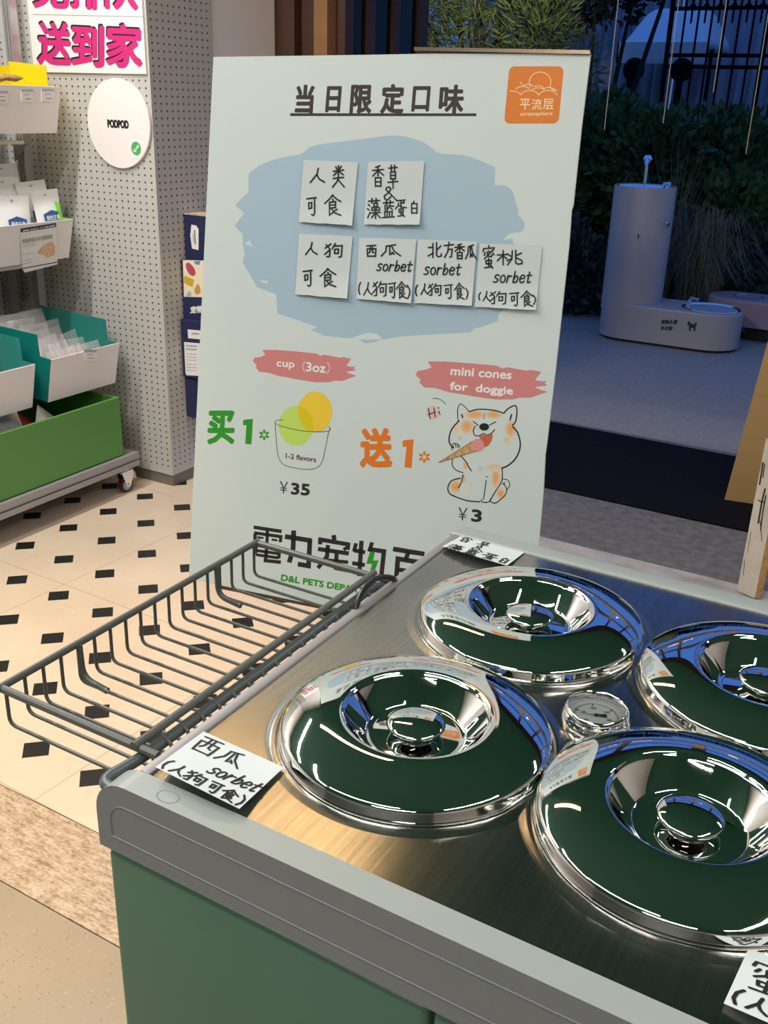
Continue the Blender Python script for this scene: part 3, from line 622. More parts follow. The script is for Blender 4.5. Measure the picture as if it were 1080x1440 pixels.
ribbon2(b, [z7(*p) for p in spl(rim[9:] + rim[:3] , 5)], .9, LY4); ribbon2(b, [z7(*p) for p in spl(rim[6:11], 5)], .9, LY4)
ribbon2(b, [z7(*p) for p in spl([(467, 500), (474, 600), (486, 690), (515, 732), (570, 750), (640, 760), (700, 752), (732, 715), (748, 650), (764, 570), (776, 528)], 5)], .9, LY4)
b.k = 4; put_text(b, '1-2 flavors', z7(526, 697), z7(697, 720), z7(528, 668), LY4, .02)
b.build('cup_drawing', [mat('lime_print', (.50, .70, .13), .5), mat('yellow_print', (.82, .56, .04), .5), mat('brown_line', (.22, .13, .04), .5), mat('lime_yellow_print', (.68, .55, .01), .5), mat('maroon_print', (.13, .03, .03), .5)], bd)
def flower(b, cx, cy, r, z, mp):
    for k in range(6):
        a = math.radians(60 * k + 30); px, py = cx + r * .62 * math.cos(a), cy + r * .62 * math.sin(a)
        b.poly([mp(*z(px + r * .38 * math.cos(t) * math.cos(a) - r * .24 * math.sin(t) * math.sin(a), py + r * .38 * math.cos(t) * math.sin(a) + r * .24 * math.sin(t) * math.cos(a))) for t in [2 * PI * q / 10 for q in range(10)]])
b = MB(); put_box(b, '买', *z7(85, 428), *z7(240, 620), LY1, .035); 
b.poly([LY1(*z7(*p)) for p in ((287, 484), (300, 480), (343, 476), (334, 620), (299, 617), (306, 512), (288, 512))]); flower(b, 406, 566, 31, z7, LY1); b.build('green_lettering', m_grn, bd)
b = MB(); put_box(b, '送', *z9(57, 402), *z9(222, 605), LY1, .035)
b.poly([LY1(*z9(*p)) for p in ((273, 468), (290, 463), (330, 460), (320, 605), (283, 602), (294, 498), (275, 498))]); flower(b, 384, 550, 31, z9, LY1); b.build('orange_lettering', m_org, bd)
b = MB(); put_text(b, '￥', z7(490, 892), z7(538, 897), z7(494, 826), LY1, .0); put_text(b, '35', z7(555, 902), z7(662, 910), z7(558, 834), LY1, .045); b.build('price_lettering', m_char, bd)
b = MB(); put_text(b, '￥', z9(553, 868), z9(600, 873), z9(557, 804), LY1, .0); put_text(b, '3', z9(620, 876), z9(674, 882), z9(624, 812), LY1, .045); b.build('price_lettering', m_char, bd)
# dog drawing
def blob(b, cx, cy, rx, ry, col, mp, rot=0):
    n = 24; vv = [mp(*z9(cx, cy))]; cr, sr = math.cos(rot), math.sin(rot); rings = (.35, .6, .8, 1.0)
    for q in rings:
        for k in range(n):
            a = 2 * PI * k / n; x, y = rx * q * math.cos(a), ry * q * math.sin(a); vv.append(mp(*z9(cx + x * cr - y * sr, cy + x * sr + y * cr)))
    base = len(b.v); fs = [(0, 1 + k, 1 + (k + 1) % n) for k in range(n)]
    for r in range(3): fs += [(1 + r * n + k, 1 + r * n + (k + 1) % n, 1 + (r + 1) * n + (k + 1) % n, 1 + (r + 1) * n + k) for k in range(n)]
    b.raw(vv, fs)
    for i in range(len(vv)):
        f = 1 if i == 0 else (.9, .62, .28, 0)[(i - 1) // n]; b.cols[base + i] = tuple(BOARDW[c] * (1 - f) + col[c] * f for c in range(3))
def colour(o, cols):
    ca = o.data.color_attributes.new('Col', 'FLOAT_COLOR', 'POINT')
    for i, c in cols.items(): ca.data[i].color = (*c, 1)
b = MB(); OR = (.78, .36, .10); GY = (.55, .53, .48)
lay = [LY1, LY2, LY3]
for i, (cx, cy, rx, ry, rot, c) in enumerate([(640, 335, 62, 28, -.2, OR), (735, 335, 55, 26, .2, OR), (600, 395, 42, 45, .3, OR), (822, 408, 34, 52, -.4, OR), (802, 466, 22, 24, 0, (.72, .5, .3)), (745, 655, 26, 62, .15, OR), (740, 600, 55, 22, -.2, (.75, .5, .28)), (542, 700, 34, 40, .2, OR), (772, 735, 28, 34, -.2, OR), (580, 660, 14, 30, .2, OR), (592, 590, 14, 26, -.4, OR), (565, 452, 16, 14, 0, GY), (668, 608, 18, 16, 0, GY), (590, 720, 26, 34, 0, (.72, .66, .55)), (545, 405, 22, 46, .3, (.78, .55, .33))]):
    blob(b, cx, cy, rx, ry, c, lambda x, y, k=i: bp(x, y, .00002 + .000007 * k))
dg = b.build('dog_colouring', air_mat(), bd); colour(dg, b.cols)
b = MB(); W = lambda pts, w=1.0, sp=True: ribbon2(b, [z9(*p) for p in (spl(pts, 5) if sp and len(pts) > 2 else pts)], w * 1.3, LY2)
for pts, w in (([(555, 370), (553, 310), (567, 281), (590, 296), (612, 320)], .9), ([(612, 320), (650, 309), (700, 309), (750, 316), (786, 328)], 1.3), ([(786, 328), (812, 302), (845, 290), (853, 320), (846, 370), (830, 388)], 1.4),
               ([(832, 396), (858, 430), (870, 490), (852, 548), (812, 590), (776, 606)], 1.6), ([(560, 366), (526, 405), (510, 448), (513, 482), (530, 503)], 1.5), ([(526, 560), (526, 592), (546, 616), (580, 629)], 1.0), ([(570, 545), (600, 580), (604, 592), (622, 620)], 1.2),
               ([(581, 640), (570, 680), (556, 706)], 1.1), ([(566, 657), (522, 670), (503, 706), (514, 736), (545, 752)], 1.3), ([(530, 745), (560, 758), (610, 772), (665, 776)], 1.3), ([(697, 668), (690, 720), (683, 765)], 1.0), ([(778, 606), (776, 670), (740, 730), (716, 772)], 1.1),
               ([(672, 765), (676, 776), (695, 780), (714, 774), (720, 760)], 1.1), ([(718, 774), (738, 783), (758, 776)], 1.1), ([(781, 680), (801, 712), (792, 744), (756, 776)], 1.0), ([(783, 662), (806, 666), (817, 690), (803, 714)], .9), ([(786, 690), (792, 678)], .8),
               ([(632, 370), (645, 380), (656, 390)], 1.1), ([(746, 371), (730, 379), (714, 388)], 1.1), ([(688, 326), (686, 356)], .6), ([(642, 394), (632, 416), (640, 440), (662, 441), (684, 430)], 1.1), ([(684, 430), (700, 438), (722, 430), (740, 411)], 1.1), ([(524, 515), (522, 490), (540, 480), (560, 490), (562, 500)], .9), ([(540, 484), (546, 500)], .9), ([(530, 493), (534, 506)], .9), ([(552, 488), (556, 502)], .9), ([(574, 335), (578, 350)], 1.6), ([(826, 335), (818, 362)], 1.6), ([(428, 253), (455, 254), (478, 268), (492, 282)], .7), ([(697, 648), (706, 651)], .8)): W(pts, w)
b.poly([LY3(*z9(*p)) for p in arc(687, 397, 25, 19)[:-1]])
HI = [[(405, 305), (414, 355)], [(432, 300), (440, 348)], [(404, 335), (440, 322)], [(456, 318), (464, 334)], [(455, 298), (458, 303)]]
dgp = b.build('dog_outline', m_ink, bd)
b = MB(); b.k = 0; b.poly([LY2(*z9(*p)) for p in ((660, 442), (690, 438), (726, 428), (731, 440), (725, 468), (710, 490), (690, 501), (672, 470))])
b.k = 1; b.poly([LY3(*z9(*p)) for p in ((456, 578), (628, 470), (650, 518))]); b.k = 2; b.poly([LY4(*z9(*p)) for p in arc(655, 490, 31, 33)[:-1]])
b.k = 3
for t in (.2, .4, .6, .8):
    ribbon2(b, [z9(456 + (628 - 456) * t, 578 + (470 - 578) * t), z9(456 + (650 - 456) * min(1, t + .1), 578 + (518 - 578) * min(1, t + .1))], .5, LY4, False)
    ribbon2(b, [z9(456 + (628 - 456) * min(1, t + .14), 578 + (470 - 578) * min(1, t + .14)), z9(456 + (650 - 456) * t, 578 + (518 - 578) * t)], .5, LY4, False)
for l in ([(456, 578), (628, 470)], [(456, 578), (650, 518)]): ribbon2(b, [z9(*p) for p in l], .8, LY4)
ribbon2(b, [z9(686, 445), z9(694, 470)], .8, LY3)
b.build('ice_cream_cone_drawing', [mat('mouth_print', (.55, .13, .06), .5), mat('cone_print', (.62, .36, .15), .5), mat('pink_scoop_print', (.68, .28, .30), .5), mat('cone_line', (.18, .08, .03), .5)], bd)
b = MB(); b.k = 0; b.poly([LY1(*z9(*p)) for p in ((390, 310), (402, 296), (440, 288), (464, 318), (462, 342), (430, 362), (414, 362), (396, 340))])
b.k = 1
for s in HI: ribbon2(b, [z9(*p) for p in s], 1.5, LY2)
b.build('greeting_lettering', [mat('pale_pink_print', (.72, .50, .48), .5), m_ink], bd)
# shop lettering along the bottom: heavy square strokes
zz = lambda x, y: (390 + x / 4.696, 740 + y / 4.696)
b = MB(); T = lambda pts, w=6.2: ribbon2(b, [zz(*p) for p in pts], w, LY1, False)
b3 = lambda x, y: (260 + x / 3, 720 + y / 3)
T3 = lambda pts, w=5.6: ribbon2(b, [b3(*p) for p in pts], w, LY1, False)
for s, w in (([(290, 64), (408, 82)], 5), ([(296, 90), (296, 118)], 5), ([(292, 88), (405, 104), (402, 128)], 4.6), ([(348, 78), (346, 135)], 4.6), ([(306, 106), (332, 110)], 3), ([(366, 116), (390, 120)], 3), ([(298, 140), (400, 156), (396, 196)], 4.6), ([(300, 140), (298, 178)], 4.6), ([(300, 162), (396, 176)], 4.2), ([(300, 180), (396, 194)], 4.2), ([(346, 140), (340, 205), (405, 212)], 5)): T3(s, w)
for s in ([(50, 68), (228, 96)], [(108, 28), (104, 150), (78, 240)], [(215, 92), (206, 262), (135, 250)]): T(s, 6.8)
for s, w in (([(372, 58), (376, 92)], 6.5), ([(282, 120), (284, 88), (468, 120), (464, 156)], 6), ([(268, 150), (472, 180)], 6), ([(334, 124), (328, 200), (268, 276)], 6), ([(392, 170), (386, 275), (465, 292)], 6), ([(468, 238), (330, 224)], 5), ([(440, 140), (454, 158)], 5)): T(s, w)
for s, w in (([(556, 96), (540, 330)], 6.2), ([(520, 112), (506, 168)], 5.4), ([(506, 160), (580, 172)], 5.6), ([(494, 244), (578, 256)], 5.6), ([(626, 106), (606, 168)], 5.6), ([(600, 150), (704, 166), (686, 335), (640, 330)], 6.4)): T(s, w)
for s, w in (([(764, 150), (972, 184)], 6.8), ([(868, 166), (845, 225)], 6.2), ([(786, 340), (796, 215), (950, 240)], 6.8), ([(790, 285), (880, 300)], 6.2), ([(936, 236), (930, 290)], 6.8), ([(780, 335), (860, 348)], 6)): T(s, w)
b.build('shop_lettering', m_char, bd)
b = MB(); b.poly([LY2(*zz(*p)) for p in ((612, 168), (644, 168), (632, 226), (668, 226), (628, 336), (600, 336), (626, 250), (588, 246))])
zc = lambda x, y: (380 + x / 6, 800 + y / 6)
put_text(b, 'D&L PETS DEPARTMENT', zc(88, 100), zc(1020, 250), zc(94, 44), LY1, .05)
b.build('green_lettering', m_grn, bd)
# stand that carries the board
st = thing('poster_stand', tuple(ctr - BN * .05 - Vector((0, 0, ctr.z))), 'metal poster stand behind the menu board, its clip bar showing along the top edge', 'stand')
m_std = mat('bronze_metal', (.30, .22, .15), .28, .9)
a0 = bp(581, 68, .0015); a1 = bp(830, 72, .0015)
b = MB(); up = BV * .0045
b.prism([bp(582, 66.0, .003), bp(829.5, 70.5, .003), bp(830, 76, .003), bp(582.5, 71.2, .003)], BN * -.013); b.build('clip_bar', m_std, st)
pc = ctr - BN * .03
b = MB(); b.tube([tuple(Vector((pc.x, pc.y, .02)) - BN * .02), tuple(Vector((pc.x, pc.y, .86)) - BN * .02), tuple(pc + BV * .70 - BN * .012)], .010, 10); b.build('pole', m_std, st)
b = MB(); b.prism([B0 + BU * .05 - BV * .006, B0 + BU * .45 - BV * .006, B0 + BU * .45 - BV * .001, B0 + BU * .05 - BV * .001], BN * -.03); b.build('rest_bar', m_std, st)
pf = Vector((pc.x, pc.y, 0)) - BN * .02
b = MB(); b.lathe([(0, 0), (.15, 0), (.15, .01), (.02, .02), (0, .02)], pf, 40); b.build('base', m_std, st)

# ================================================================== PAPER NOTES
def board_note(corners, chars, words, label, sw=2.15):
    c = [bp(*p, .002) for p in corners]; mid = sum(c, Vector()) / 4
    o = thing('paper_note', tuple(mid), label, 'paper note', 'handwritten notes on the menu board')
    b = MB(); random.seed(len(label)); TLp, TRp, BRp, BLp = [Vector(p) for p in corners]; n = 8; vv = []
    for j in range(n + 1):
        for i in range(n + 1):
            u, v = i / n, j / n; p = (TLp * (1 - u) + TRp * u) * (1 - v) + (BLp * (1 - u) + BRp * u) * v
            if j == n: p = p + Vector((0, random.uniform(-.5, .6)))
            vv.append(bp(p.x, p.y, .0018 + .0045 * max(0, v - .7) / .3 * (.3 + .7 * u)))
    b.raw(vv, [(j * (n + 1) + i, j * (n + 1) + i + 1, (j + 1) * (n + 1) + i + 1, (j + 1) * (n + 1) + i) for j in range(n) for i in range(n)], True)
    b.build('paper_sheet', m_paper, o)
    def onp(x, y):
        v = (y - (TLp.y + TRp.y) / 2) / ((BLp.y + BRp.y) / 2 - (TLp.y + TRp.y) / 2); u = (x - TLp.x) / (TRp.x - TLp.x)
        return bp(x, y, .0023 + .0045 * max(0, min(1, v) - .7) / .3 * (.3 + .7 * max(0, min(1, u))))
    b = MB()
    for ch, *bx in chars: hand(b, ch, bx, sw, onp)
    for w_, bl, br, tl in words: hand_word(b, w_, bl, br, tl, sw, onp)
    b.build('handwriting', m_ink, o); return o
board_note([(427, 225), (503.5, 228), (495, 317), (420, 312)], [('人', 435, 236, 456.5, 258), ('类', 466.7, 233, 485, 263), ('可', 431.5, 277, 444.5, 303), ('食', 456.5, 274, 479, 303)], [], 'square paper note reading 人类可食, top left on the blue patch')
board_note([(517.6, 227.5), (596.8, 226), (590, 316), (511.5, 315.5)], [('香', 523, 233, 540, 262), ('草', 545.4, 232, 559.5, 264), ('&', 539.5, 263, 558, 282), ('藻', 516.7, 279, 535, 307), ('蓝', 537.5, 282, 554.5, 306), ('蛋', 556, 281, 571.5, 304), ('白', 576, 283, 588.5, 300)], [], 'paper note reading 香草 & 藻蓝蛋白, top right of the two upper notes', 2.0)
board_note([(420.5, 328.7), (496, 332), (488, 419.5), (415, 414)], [('人', 428.7, 340.5, 446, 359), ('狗', 456.5, 342.4, 481.5, 362), ('可', 426, 379.4, 439, 402.6), ('食', 450, 377.6, 472, 403.5)], [], 'square paper note reading 人狗可食, leftmost in the lower row')
board_note([(505, 334), (585.5, 336.5), (578, 426), (501, 420.5)], [('西', 515, 345, 529.6, 361), ('瓜', 536, 344, 562, 360), ('(', 503.7, 397, 507.5, 414), ('人', 511, 397, 523, 416), ('狗', 524, 396, 543.5, 417), ('可', 546, 397, 556.5, 419), ('食', 557.4, 396, 572, 420), (')', 572.2, 401, 577, 419)], [('sorbet', (529.5, 380.5), (578, 381.5), (532, 367))], 'paper note reading 西瓜 sorbet on the board, second in the lower row', 2.0)
board_note([(587.5, 336.5), (671, 339.4), (663.3, 430), (582.6, 426)], [('北', 602, 341, 620.5, 362), ('方', 624.4, 340.4, 638, 362), ('香', 639, 343, 653.6, 364), ('瓜', 654.6, 344.3, 669, 364), ('(', 583.6, 400.7, 587.5, 416), ('人', 591.4, 398.7, 602, 415), ('狗', 602, 399, 620.5, 416), ('可', 624.4, 399.7, 636, 420), ('食', 639, 398, 652.6, 421), (')', 654.6, 405.5, 658.5, 420)], [('sorbet', (596, 386), (647, 386.5), (598, 371))], 'paper note reading 北方香瓜 sorbet, third in the lower row', 2.0)
board_note([(675, 342.4), (762.5, 344.8), (753.7, 435.7), (667.2, 431.8)], [('蜜', 679, 345.3, 695.4, 376.4), ('桃', 699.3, 352, 733.3, 372.5), ('(', 672.7, 411.4, 676, 422), ('人', 679, 409.4, 688.6, 424), ('狗', 688.6, 410, 712, 428), ('可', 716.8, 411, 729.4, 430), ('食', 732.4, 409, 749, 431), (')', 749, 415, 753.7, 428)], [('sorbet', (693.5, 397), (746, 397.5), (696, 382))], 'paper note reading 蜜桃 sorbet on the board, rightmost in the lower row', 2.0)

def counter_note(corners, items, words, label, lift, sw, lift_l=0.0, base=.0012):
    """corners: TL TR BR BL photo pixels; the near edge curls up by lift"""
    TLp, TRp, BRp, BLp = [Vector(p) for p in corners]
    def P(u, v, off=0.0):                       # v: 0 bottom .. 1 top
        q = (BLp * (1 - u) + BRp * u) * (1 - v) + (TLp * (1 - u) + TRp * u) * v
        z = CZ + base + lift * max(0, 1 - v) ** 2.2 * (.55 + .45 * math.sin(PI * min(1, max(0, u)) )) + lift_l * (1 - u) * (1 - v)
        p = at(q.x, q.y, 2, z); return Vector((p.x, p.y, p.z + off))
    c = P(.5, .8); o = thing('paper_note', (c.x, c.y, CZ), label, 'paper note', 'handwritten notes on the steel counter')
    n = 14; b = MB(); b.raw([P(i / n, j / n) for j in range(n + 1) for i in range(n + 1)], [(j * (n + 1) + i, j * (n + 1) + i + 1, (j + 1) * (n + 1) + i + 1, (j + 1) * (n + 1) + i) for j in range(n) for i in range(n)], True)
    b.build('paper_sheet', m_paper, o)
    b = MB(); mp = lambda u, v: P(u, v, .0004)
    for ch, x0, y0, x1, y1 in items: hand(b, ch, (x0, y0, x1, y1), sw, mp)
    for w_, bl, br, tl in words: hand_word(b, w_, bl, br, tl, sw, mp)
    b.build('handwriting', m_ink, o); return o
R3 = lambda y0, y1: [('(', .03, y1, .09, y0), ('人', .13, y1, .27, y0), ('狗', .29, y1, .50, y0), ('可', .56, y1, .69, y0), ('食', .72, y1, .89, y0), (')', .92, y1, .98, y0)]
counter_note([(286.3, 1028.5), (399.3, 1079), (336.5, 1137.5), (218.3, 1078.5)], [('西', .06, .93, .31, .60), ('瓜', .35, .90, .62, .62)] + R3(.03, .25), [('sorbet', (.42, .33), (.97, .37), (.46, .53))], 'paper note reading 西瓜 sorbet lying on the front left of the steel counter', .009, .026, .002, .0036)
counter_note([(652, 750.5), (742.5, 773), (712.8, 795.5), (622, 768.5)], [('香', .05, .95, .22, .55), ('草', .33, .95, .49, .55), ('&', .34, .55, .52, .28), ('藻', .06, .30, .26, .0), ('蓝', .32, .28, .50, .0), ('蛋', .57, .34, .78, .04), ('白', .83, .33, .96, .06)], [], 'paper note reading 香草 & 藻蓝蛋白 at the back left corner of the steel counter', .006, .026)
n3 = [at(1053, 1333, 2, CZ), at(1017.5, 1411, 2, CZ)]
def n3px(P):
    d = Vector(P) - EYE; return (540 + F * d.dot(CR) / d.dot(CW), 720 - F * d.dot(CU) / d.dot(CW))
counter_note([(1053, 1333), n3px(n3[0] + Vector((.078, .0, 0))), n3px(n3[1] + Vector((.078, 0, 0))), (1017.5, 1411)], [('蜜', .07, .90, .34, .40), ('桃', .40, .88, .75, .5)] + R3(.06, .32), [('sorbet', (.42, .34), (.95, .36), (.46, .52))], 'paper note on the front right of the counter, cut by the picture edge', .004, .03)

# ================================================================== SHELF UNIT AND TRAYS
YE = 2.83
rk = thing('shelf_rack', (-3.05, 2.3, 0), 'wheeled aluminium shelf rack in front of the pegboard', 'shelf rack')
b = MB()
for z0, z1 in ((.106, .128), (.131, .136), (.139, .163)): b.box((-2.80 - (.006 if z0 == .131 else 0), .9, z0), (-2.786 - (.006 if z0 == .131 else 0), YE + .02, z1))
b.box((-3.50, .9, .107), (-2.80, YE + .018, .162)); b.build('base_frame', m_aluw, rk)
for x0, y0 in ((-3.33, 2.89), (-3.50, 2.89)):
    b = MB()
    for k in range(3): b.box((x0 + .015 * k, y0 - .035, .163), (x0 + .015 * k + .011, y0, 2.4))
    b.box((x0 + .002, y0 - .03, .163), (x0 + .04, y0 - .004, 2.4)); b.build('upright', m_alu, rk)
b = MB(); b.box((-3.60, .9, .163), (-3.585, 2.87, 2.4)); b.build('back_panel', mat('grey_back_panel', (.33, .33, .31), .5), rk)
for z in (.44, .90, 1.36):
    b = MB(); b.box((-3.58, .9, z - .02), (-3.22, 2.80, z - .008)); b.build('shelf_plate', m_wht, rk)
    b = MB(); b.prism([(-3.33, 2.845, z - .02), (-3.25, 2.845, z - .02), (-3.33, 2.845, z - .09)], (0, -.006, 0)); b.build('bracket', m_alu, rk)
cs = MB(); cs.k = 0; cx, cy, cz = -2.815, 2.79, .034
ax = (Vector((0, 1, 0)), Vector((0, 0, 1)), Vector((1, 0, 0)))
cs.lathe([(.0, -.012), (.022, -.012), (.033, -.011), (.034, -.006), (.034, .006), (.033, .011), (.022, .012), (.0, .012)], (cx, cy, cz), 28, ax)
cs.k = 1; cs.lathe([(.0, .0135), (.012, .0135), (.021, .0128), (.024, .012)], (cx, cy, cz), 28, ax)
cas = MB(); cas.prism([(cx + .016, cy - .035, .098), (cx + .016, cy + .030, .098), (cx + .016, cy + .030, .070), (cx + .016, cy + .012, .03), (cx + .016, cy - .01, .026)], (.003, 0, 0))
cas.prism([(cx - .019, cy - .035, .098), (cx - .019, cy + .030, .098), (cx - .019, cy + .012, .03), (cx - .019, cy - .01, .026)], (.003, 0, 0))
cas.box((cx - .019, cy - .035, .095), (cx + .019, cy + .03, .099)); cas.lathe([(.0, .0195), (.006, .0195), (.006, .022), (0, .023)], (cx, cy, cz), 12, ax); cas.lathe([(.022, .099), (.022, .107)], (cx, cy, 0), 16)
co_ = cas.build('caster', m_chrome, rk)
cs.build('wheel', [mat('maroon_tyre', (.075, .010, .015), .4), mat('blue_hub', (.25, .38, .5), .35)], co_)
bl = MB(); bl.prism([(cx - .01, cy + .02, .098), (cx - .01, cy + .05, .075), (cx - .01, cy + .055, .045), (cx - .01, cy + .035, .05)], (.02, 0, 0)); bl.build('brake_lever', m_alu, co_)

m_teal = mat('teal_acrylic', (.008, .20, .175), .2); m_yel = mat('yellow_acrylic', (.75, .62, .01), .25); m_lime = mat('lime_acrylic', (.18, .55, .05), .25); m_tgreen = mat('leaf_green_panel', (.10, .27, .06), .35)
def tray(name, lab, y0, y1, xb, zb, xf, zf, depth, step, side_m, inner_m, group='display trays on the rack'):
    o = thing(name, ((xb + xf) / 2 - depth / 2, (y0 + y1) / 2, zb), lab, 'tray', group)
    t = .004
    b = MB(); b.prism([(xb, y0, zb), (xb, y1, zb), (xf, y1, zf), (xf, y0, zf)], (-t, 0, .0008)); b.build('front_panel', m_wht, o)
    for ys_, nm in ((y0, 'near'), (y1 - t, 'far')):
        px_ = [(xb - .001, zb), (xf - .001, zf), (xf - .062, zf + .004), (xf - .066, zf + step), (xb - depth, zf + step + .012), (xb - depth, zb + .03)]
        b = MB(); b.prism([(x, ys_, z) for x, z in px_], (0, t, 0)); b.build('side_panel', side_m, o)
    b = MB(); b.prism([(xb - .003, y0 + t, zb), (xb - .003, y1 - t, zb), (xb - depth, y1 - t, zb + .03), (xb - depth, y0 + t, zb + .03)], (0, 0, t)); b.build('bottom_panel', inner_m, o)
    b = MB(); b.box((xb - depth, y0 + t, zb + .03), (xb - depth + t, y1 - t, zf + step - .005)); b.build('back_panel', inner_m, o)
    return o
def onfront(xb, zb, xf, zf, off):
    n = Vector((zf - zb, 0, -(xf - xb))).normalized()
    def f(x, y):
        d = ray(x, y); P0 = Vector((xb, 0, zb)) + n * off; t = (P0 - EYE).dot(n) / d.dot(n); return EYE + d * t
    return f
m_tag = mat('price_paper', (.85, .85, .86), .5); m_tagh = mat('tag_holder', (.50, .47, .58), .3)
def price_tag(o, geo, x0, y0, x1, y1, lines=True):
    f0 = onfront(*geo, .004); f1 = onfront(*geo, .0048)
    b = MB(); b.prism([f0(x0, y0), f0(x1, y0), f0(x1, y1), f0(x0, y1)], (-.003, 0, 0)); p = b.build('price_tag', m_tag, o)
    b = MB(); b.poly([f1(x0 - .3, y0 - 1.5), f1(x1 + .3, y0 - 1.5), f1(x1 + .3, y0 + 2.5), f1(x0 - .3, y0 + 2.5)]); b.build('tag_clip', m_tagh, p)
    if lines:
        b = MB(); w = x1 - x0; h = y1 - y0
        ribbon2(b, [(x0 + .25 * w, y0 + .42 * h), (x0 + .75 * w, y0 + .40 * h)], .9, f1, False); ribbon2(b, [(x0 + .35 * w, y0 + .78 * h), (x0 + .85 * w, y0 + .75 * h)], 1.3, f1, False); b.build('print_line', mat('grey_print', (.35, .35, .4), .5), p)
    return p
GY_ = (-3.071, 1.385, -3.03, 1.546)
ty = tray('display_tray', 'yellow sided white front tray on the top shelf, left picture edge', 2.25, YE, *GY_, .22, .072, m_yel, m_yel)
price_tag(ty, GY_, -6, 129, 11, 145.5); price_tag(ty, GY_, 30, 126.5, 46.5, 143); price_tag(ty, GY_, 58.5, 126, 76.5, 142.5)
GL = (-3.068, .925, -3.025, 1.075)
tg = tray('display_tray', 'lime sided white front tray holding white pouches', 2.482, YE, *GL, .30, .058, m_lime, m_wht)
G3 = (-2.87, .448, -2.829, .617)
t3 = tray('display_tray', 'teal sided tray of clear bags above the green box', 2.48, YE, *G3, .40, .085, m_teal, mat('pale_inner', (.62, .57, .56), .5))
price_tag(t3, G3, 118.5, 493, 135.5, 507)
t4 = tray('display_tray', 'teal sided tray with a blue and white pouch, cut by the left picture edge', 2.03, 2.405, *G3, .40, .085, m_teal, mat('pale_inner', (.62, .57, .56), .5))
# flyer card hanging from the lime tray
f0 = onfront(*GL, .006); f1 = onfront(*GL, .007); zf_ = lambda x, y: (x / 6, 230 + y / 6)
fl = tag(MB().build('x', m_wht), None) if False else None
b = MB(); quad = [(172, 548), (472, 500), (486, 850), (210, 920), (190, 890)]
b.prism([f0(*zf_(*p)) for p in quad], (-.001, 0, 0)); fc = b.build('flyer_card', m_white, tg)
b = MB(); b.poly([f1(*zf_(*p)) for p in ((170, 550), (472, 500), (475, 535), (174, 582))])
b.build('card_band', mat('navy_print', (.015, .02, .06), .5), fc)
b = MB(); ribbon2(b, [zf_(186, 886), zf_(484, 832)], 1.2, f1, False); b.build('card_stripe', MATS['navy_print'], fc)
b = MB(); f2 = onfront(*GL, .0078)
ribbon2(b, [zf_(192, 568), zf_(246, 559)], 1.6, f2, False); put_text(b, '高蛋白 补充氨基酸', zf_(255, 566), zf_(465, 531), zf_(255, 549), f2, .01); b.build('card_heading', m_white, fc)
b = MB(); put_text(b, '低脂高蛋白 补充氨基酸', zf_(186, 676), zf_(446, 632), zf_(186, 640), f2, .015)
for y in (690, 706, 770, 820, 850): ribbon2(b, [zf_(190, y), zf_(300 - (y - 690) * .2, y - 16)], .5, f2, False)
b.build('card_lettering', mat('grey_print', (.35, .35, .4), .5), fc)
b = MB(); b.k = 0; b.poly([f1(*zf_(*p)) for p in spl([(320, 752), (360, 700), (430, 660), (460, 690), (462, 770), (430, 778), (400, 795), (370, 770)], 4, True)]); b.k = 1
for l in ([(370, 765), (425, 690)], [(400, 790), (440, 700)], [(345, 752), (395, 690)]): ribbon2(b, [zf_(*p) for p in l], 1.6, f2)
b.build('treat_picture', [mat('treat_print', (.70, .45, .28), .5), mat('treat_light_print', (.80, .60, .42), .5)], fc)

# ---- pouches and packs
def pillow(mb, w, h, t, M_, n=8, seal=.16):
    """soft pouch: flat sealed top, fuller bottom; local x width, y height, z thickness"""
    for sgn in (1, -1):
        vv = []
        for j in range(n + 1):
            for i in range(n + 1):
                u, v = i / n, j / n; s = max(0, math.sin(PI * u)) ** .6 * max(0, math.sin(PI * min(1, (1 - v) / (1 - seal) * .5 + .0)) if v < 1 - seal else 0) ** .7
                if v > 1 - seal: s = .0
                s = max(0, math.sin(PI * u)) ** .6 * (max(0, min(1, (1 - seal - v) * 3)) ** .6)
                vv.append(M_ @ Vector(((u - .5) * w * (1 - .04 * math.sin(PI * v)), v * h, sgn * (t / 2 * s + .0006))))
        mb.raw(vv, [(j * (n + 1) + i, j * (n + 1) + i + 1, (j + 1) * (n + 1) + i + 1, (j + 1) * (n + 1) + i) for j in range(n) for i in range(n)], True)
def frame(loc, face=0.0, lean=0.0, roll=0.0):
    """local x -> along the tray (+y at face 0), local z -> +x (to the aisle), local y -> up"""
    B = Matrix(((0, 0, 1), (1, 0, 0), (0, 1, 0))).to_4x4()
    return Matrix.Translation(loc) @ Matrix.Rotation(face, 4, 'Z') @ Matrix.Rotation(lean, 4, 'Y') @ Matrix.Rotation(roll, 4, 'X') @ B
m_pouch = mat('white_pouch', (.82, .83, .84), .35); m_navy = mat('blue_label', (.03, .10, .32), .4)
def pou(px, x): return at(px, 300, 0, x).y
PO = [(-3.100, pou(74, -3.10), .955, .135, .225, -.12, .04, 'white zip pouch with a blue badge, nearest the lime tray front'),
      (-3.095, pou(20, -3.095), .945, .16, .225, -.1, -.05, 'white zip pouch with a blue badge half behind the flyer card'),
      (-3.165, pou(62, -3.165), .96, .15, .25, -.2, .05, 'white pouch standing in the second row of the lime tray, right'),
      (-3.175, pou(18, -3.175), .96, .16, .27, -.2, -.03, 'white pouch standing in the second row of the lime tray, left'),
      (-3.26, pou(22, -3.26), .97, .16, .30, -.2, .0, 'white pouch at the very back of the lime tray')]
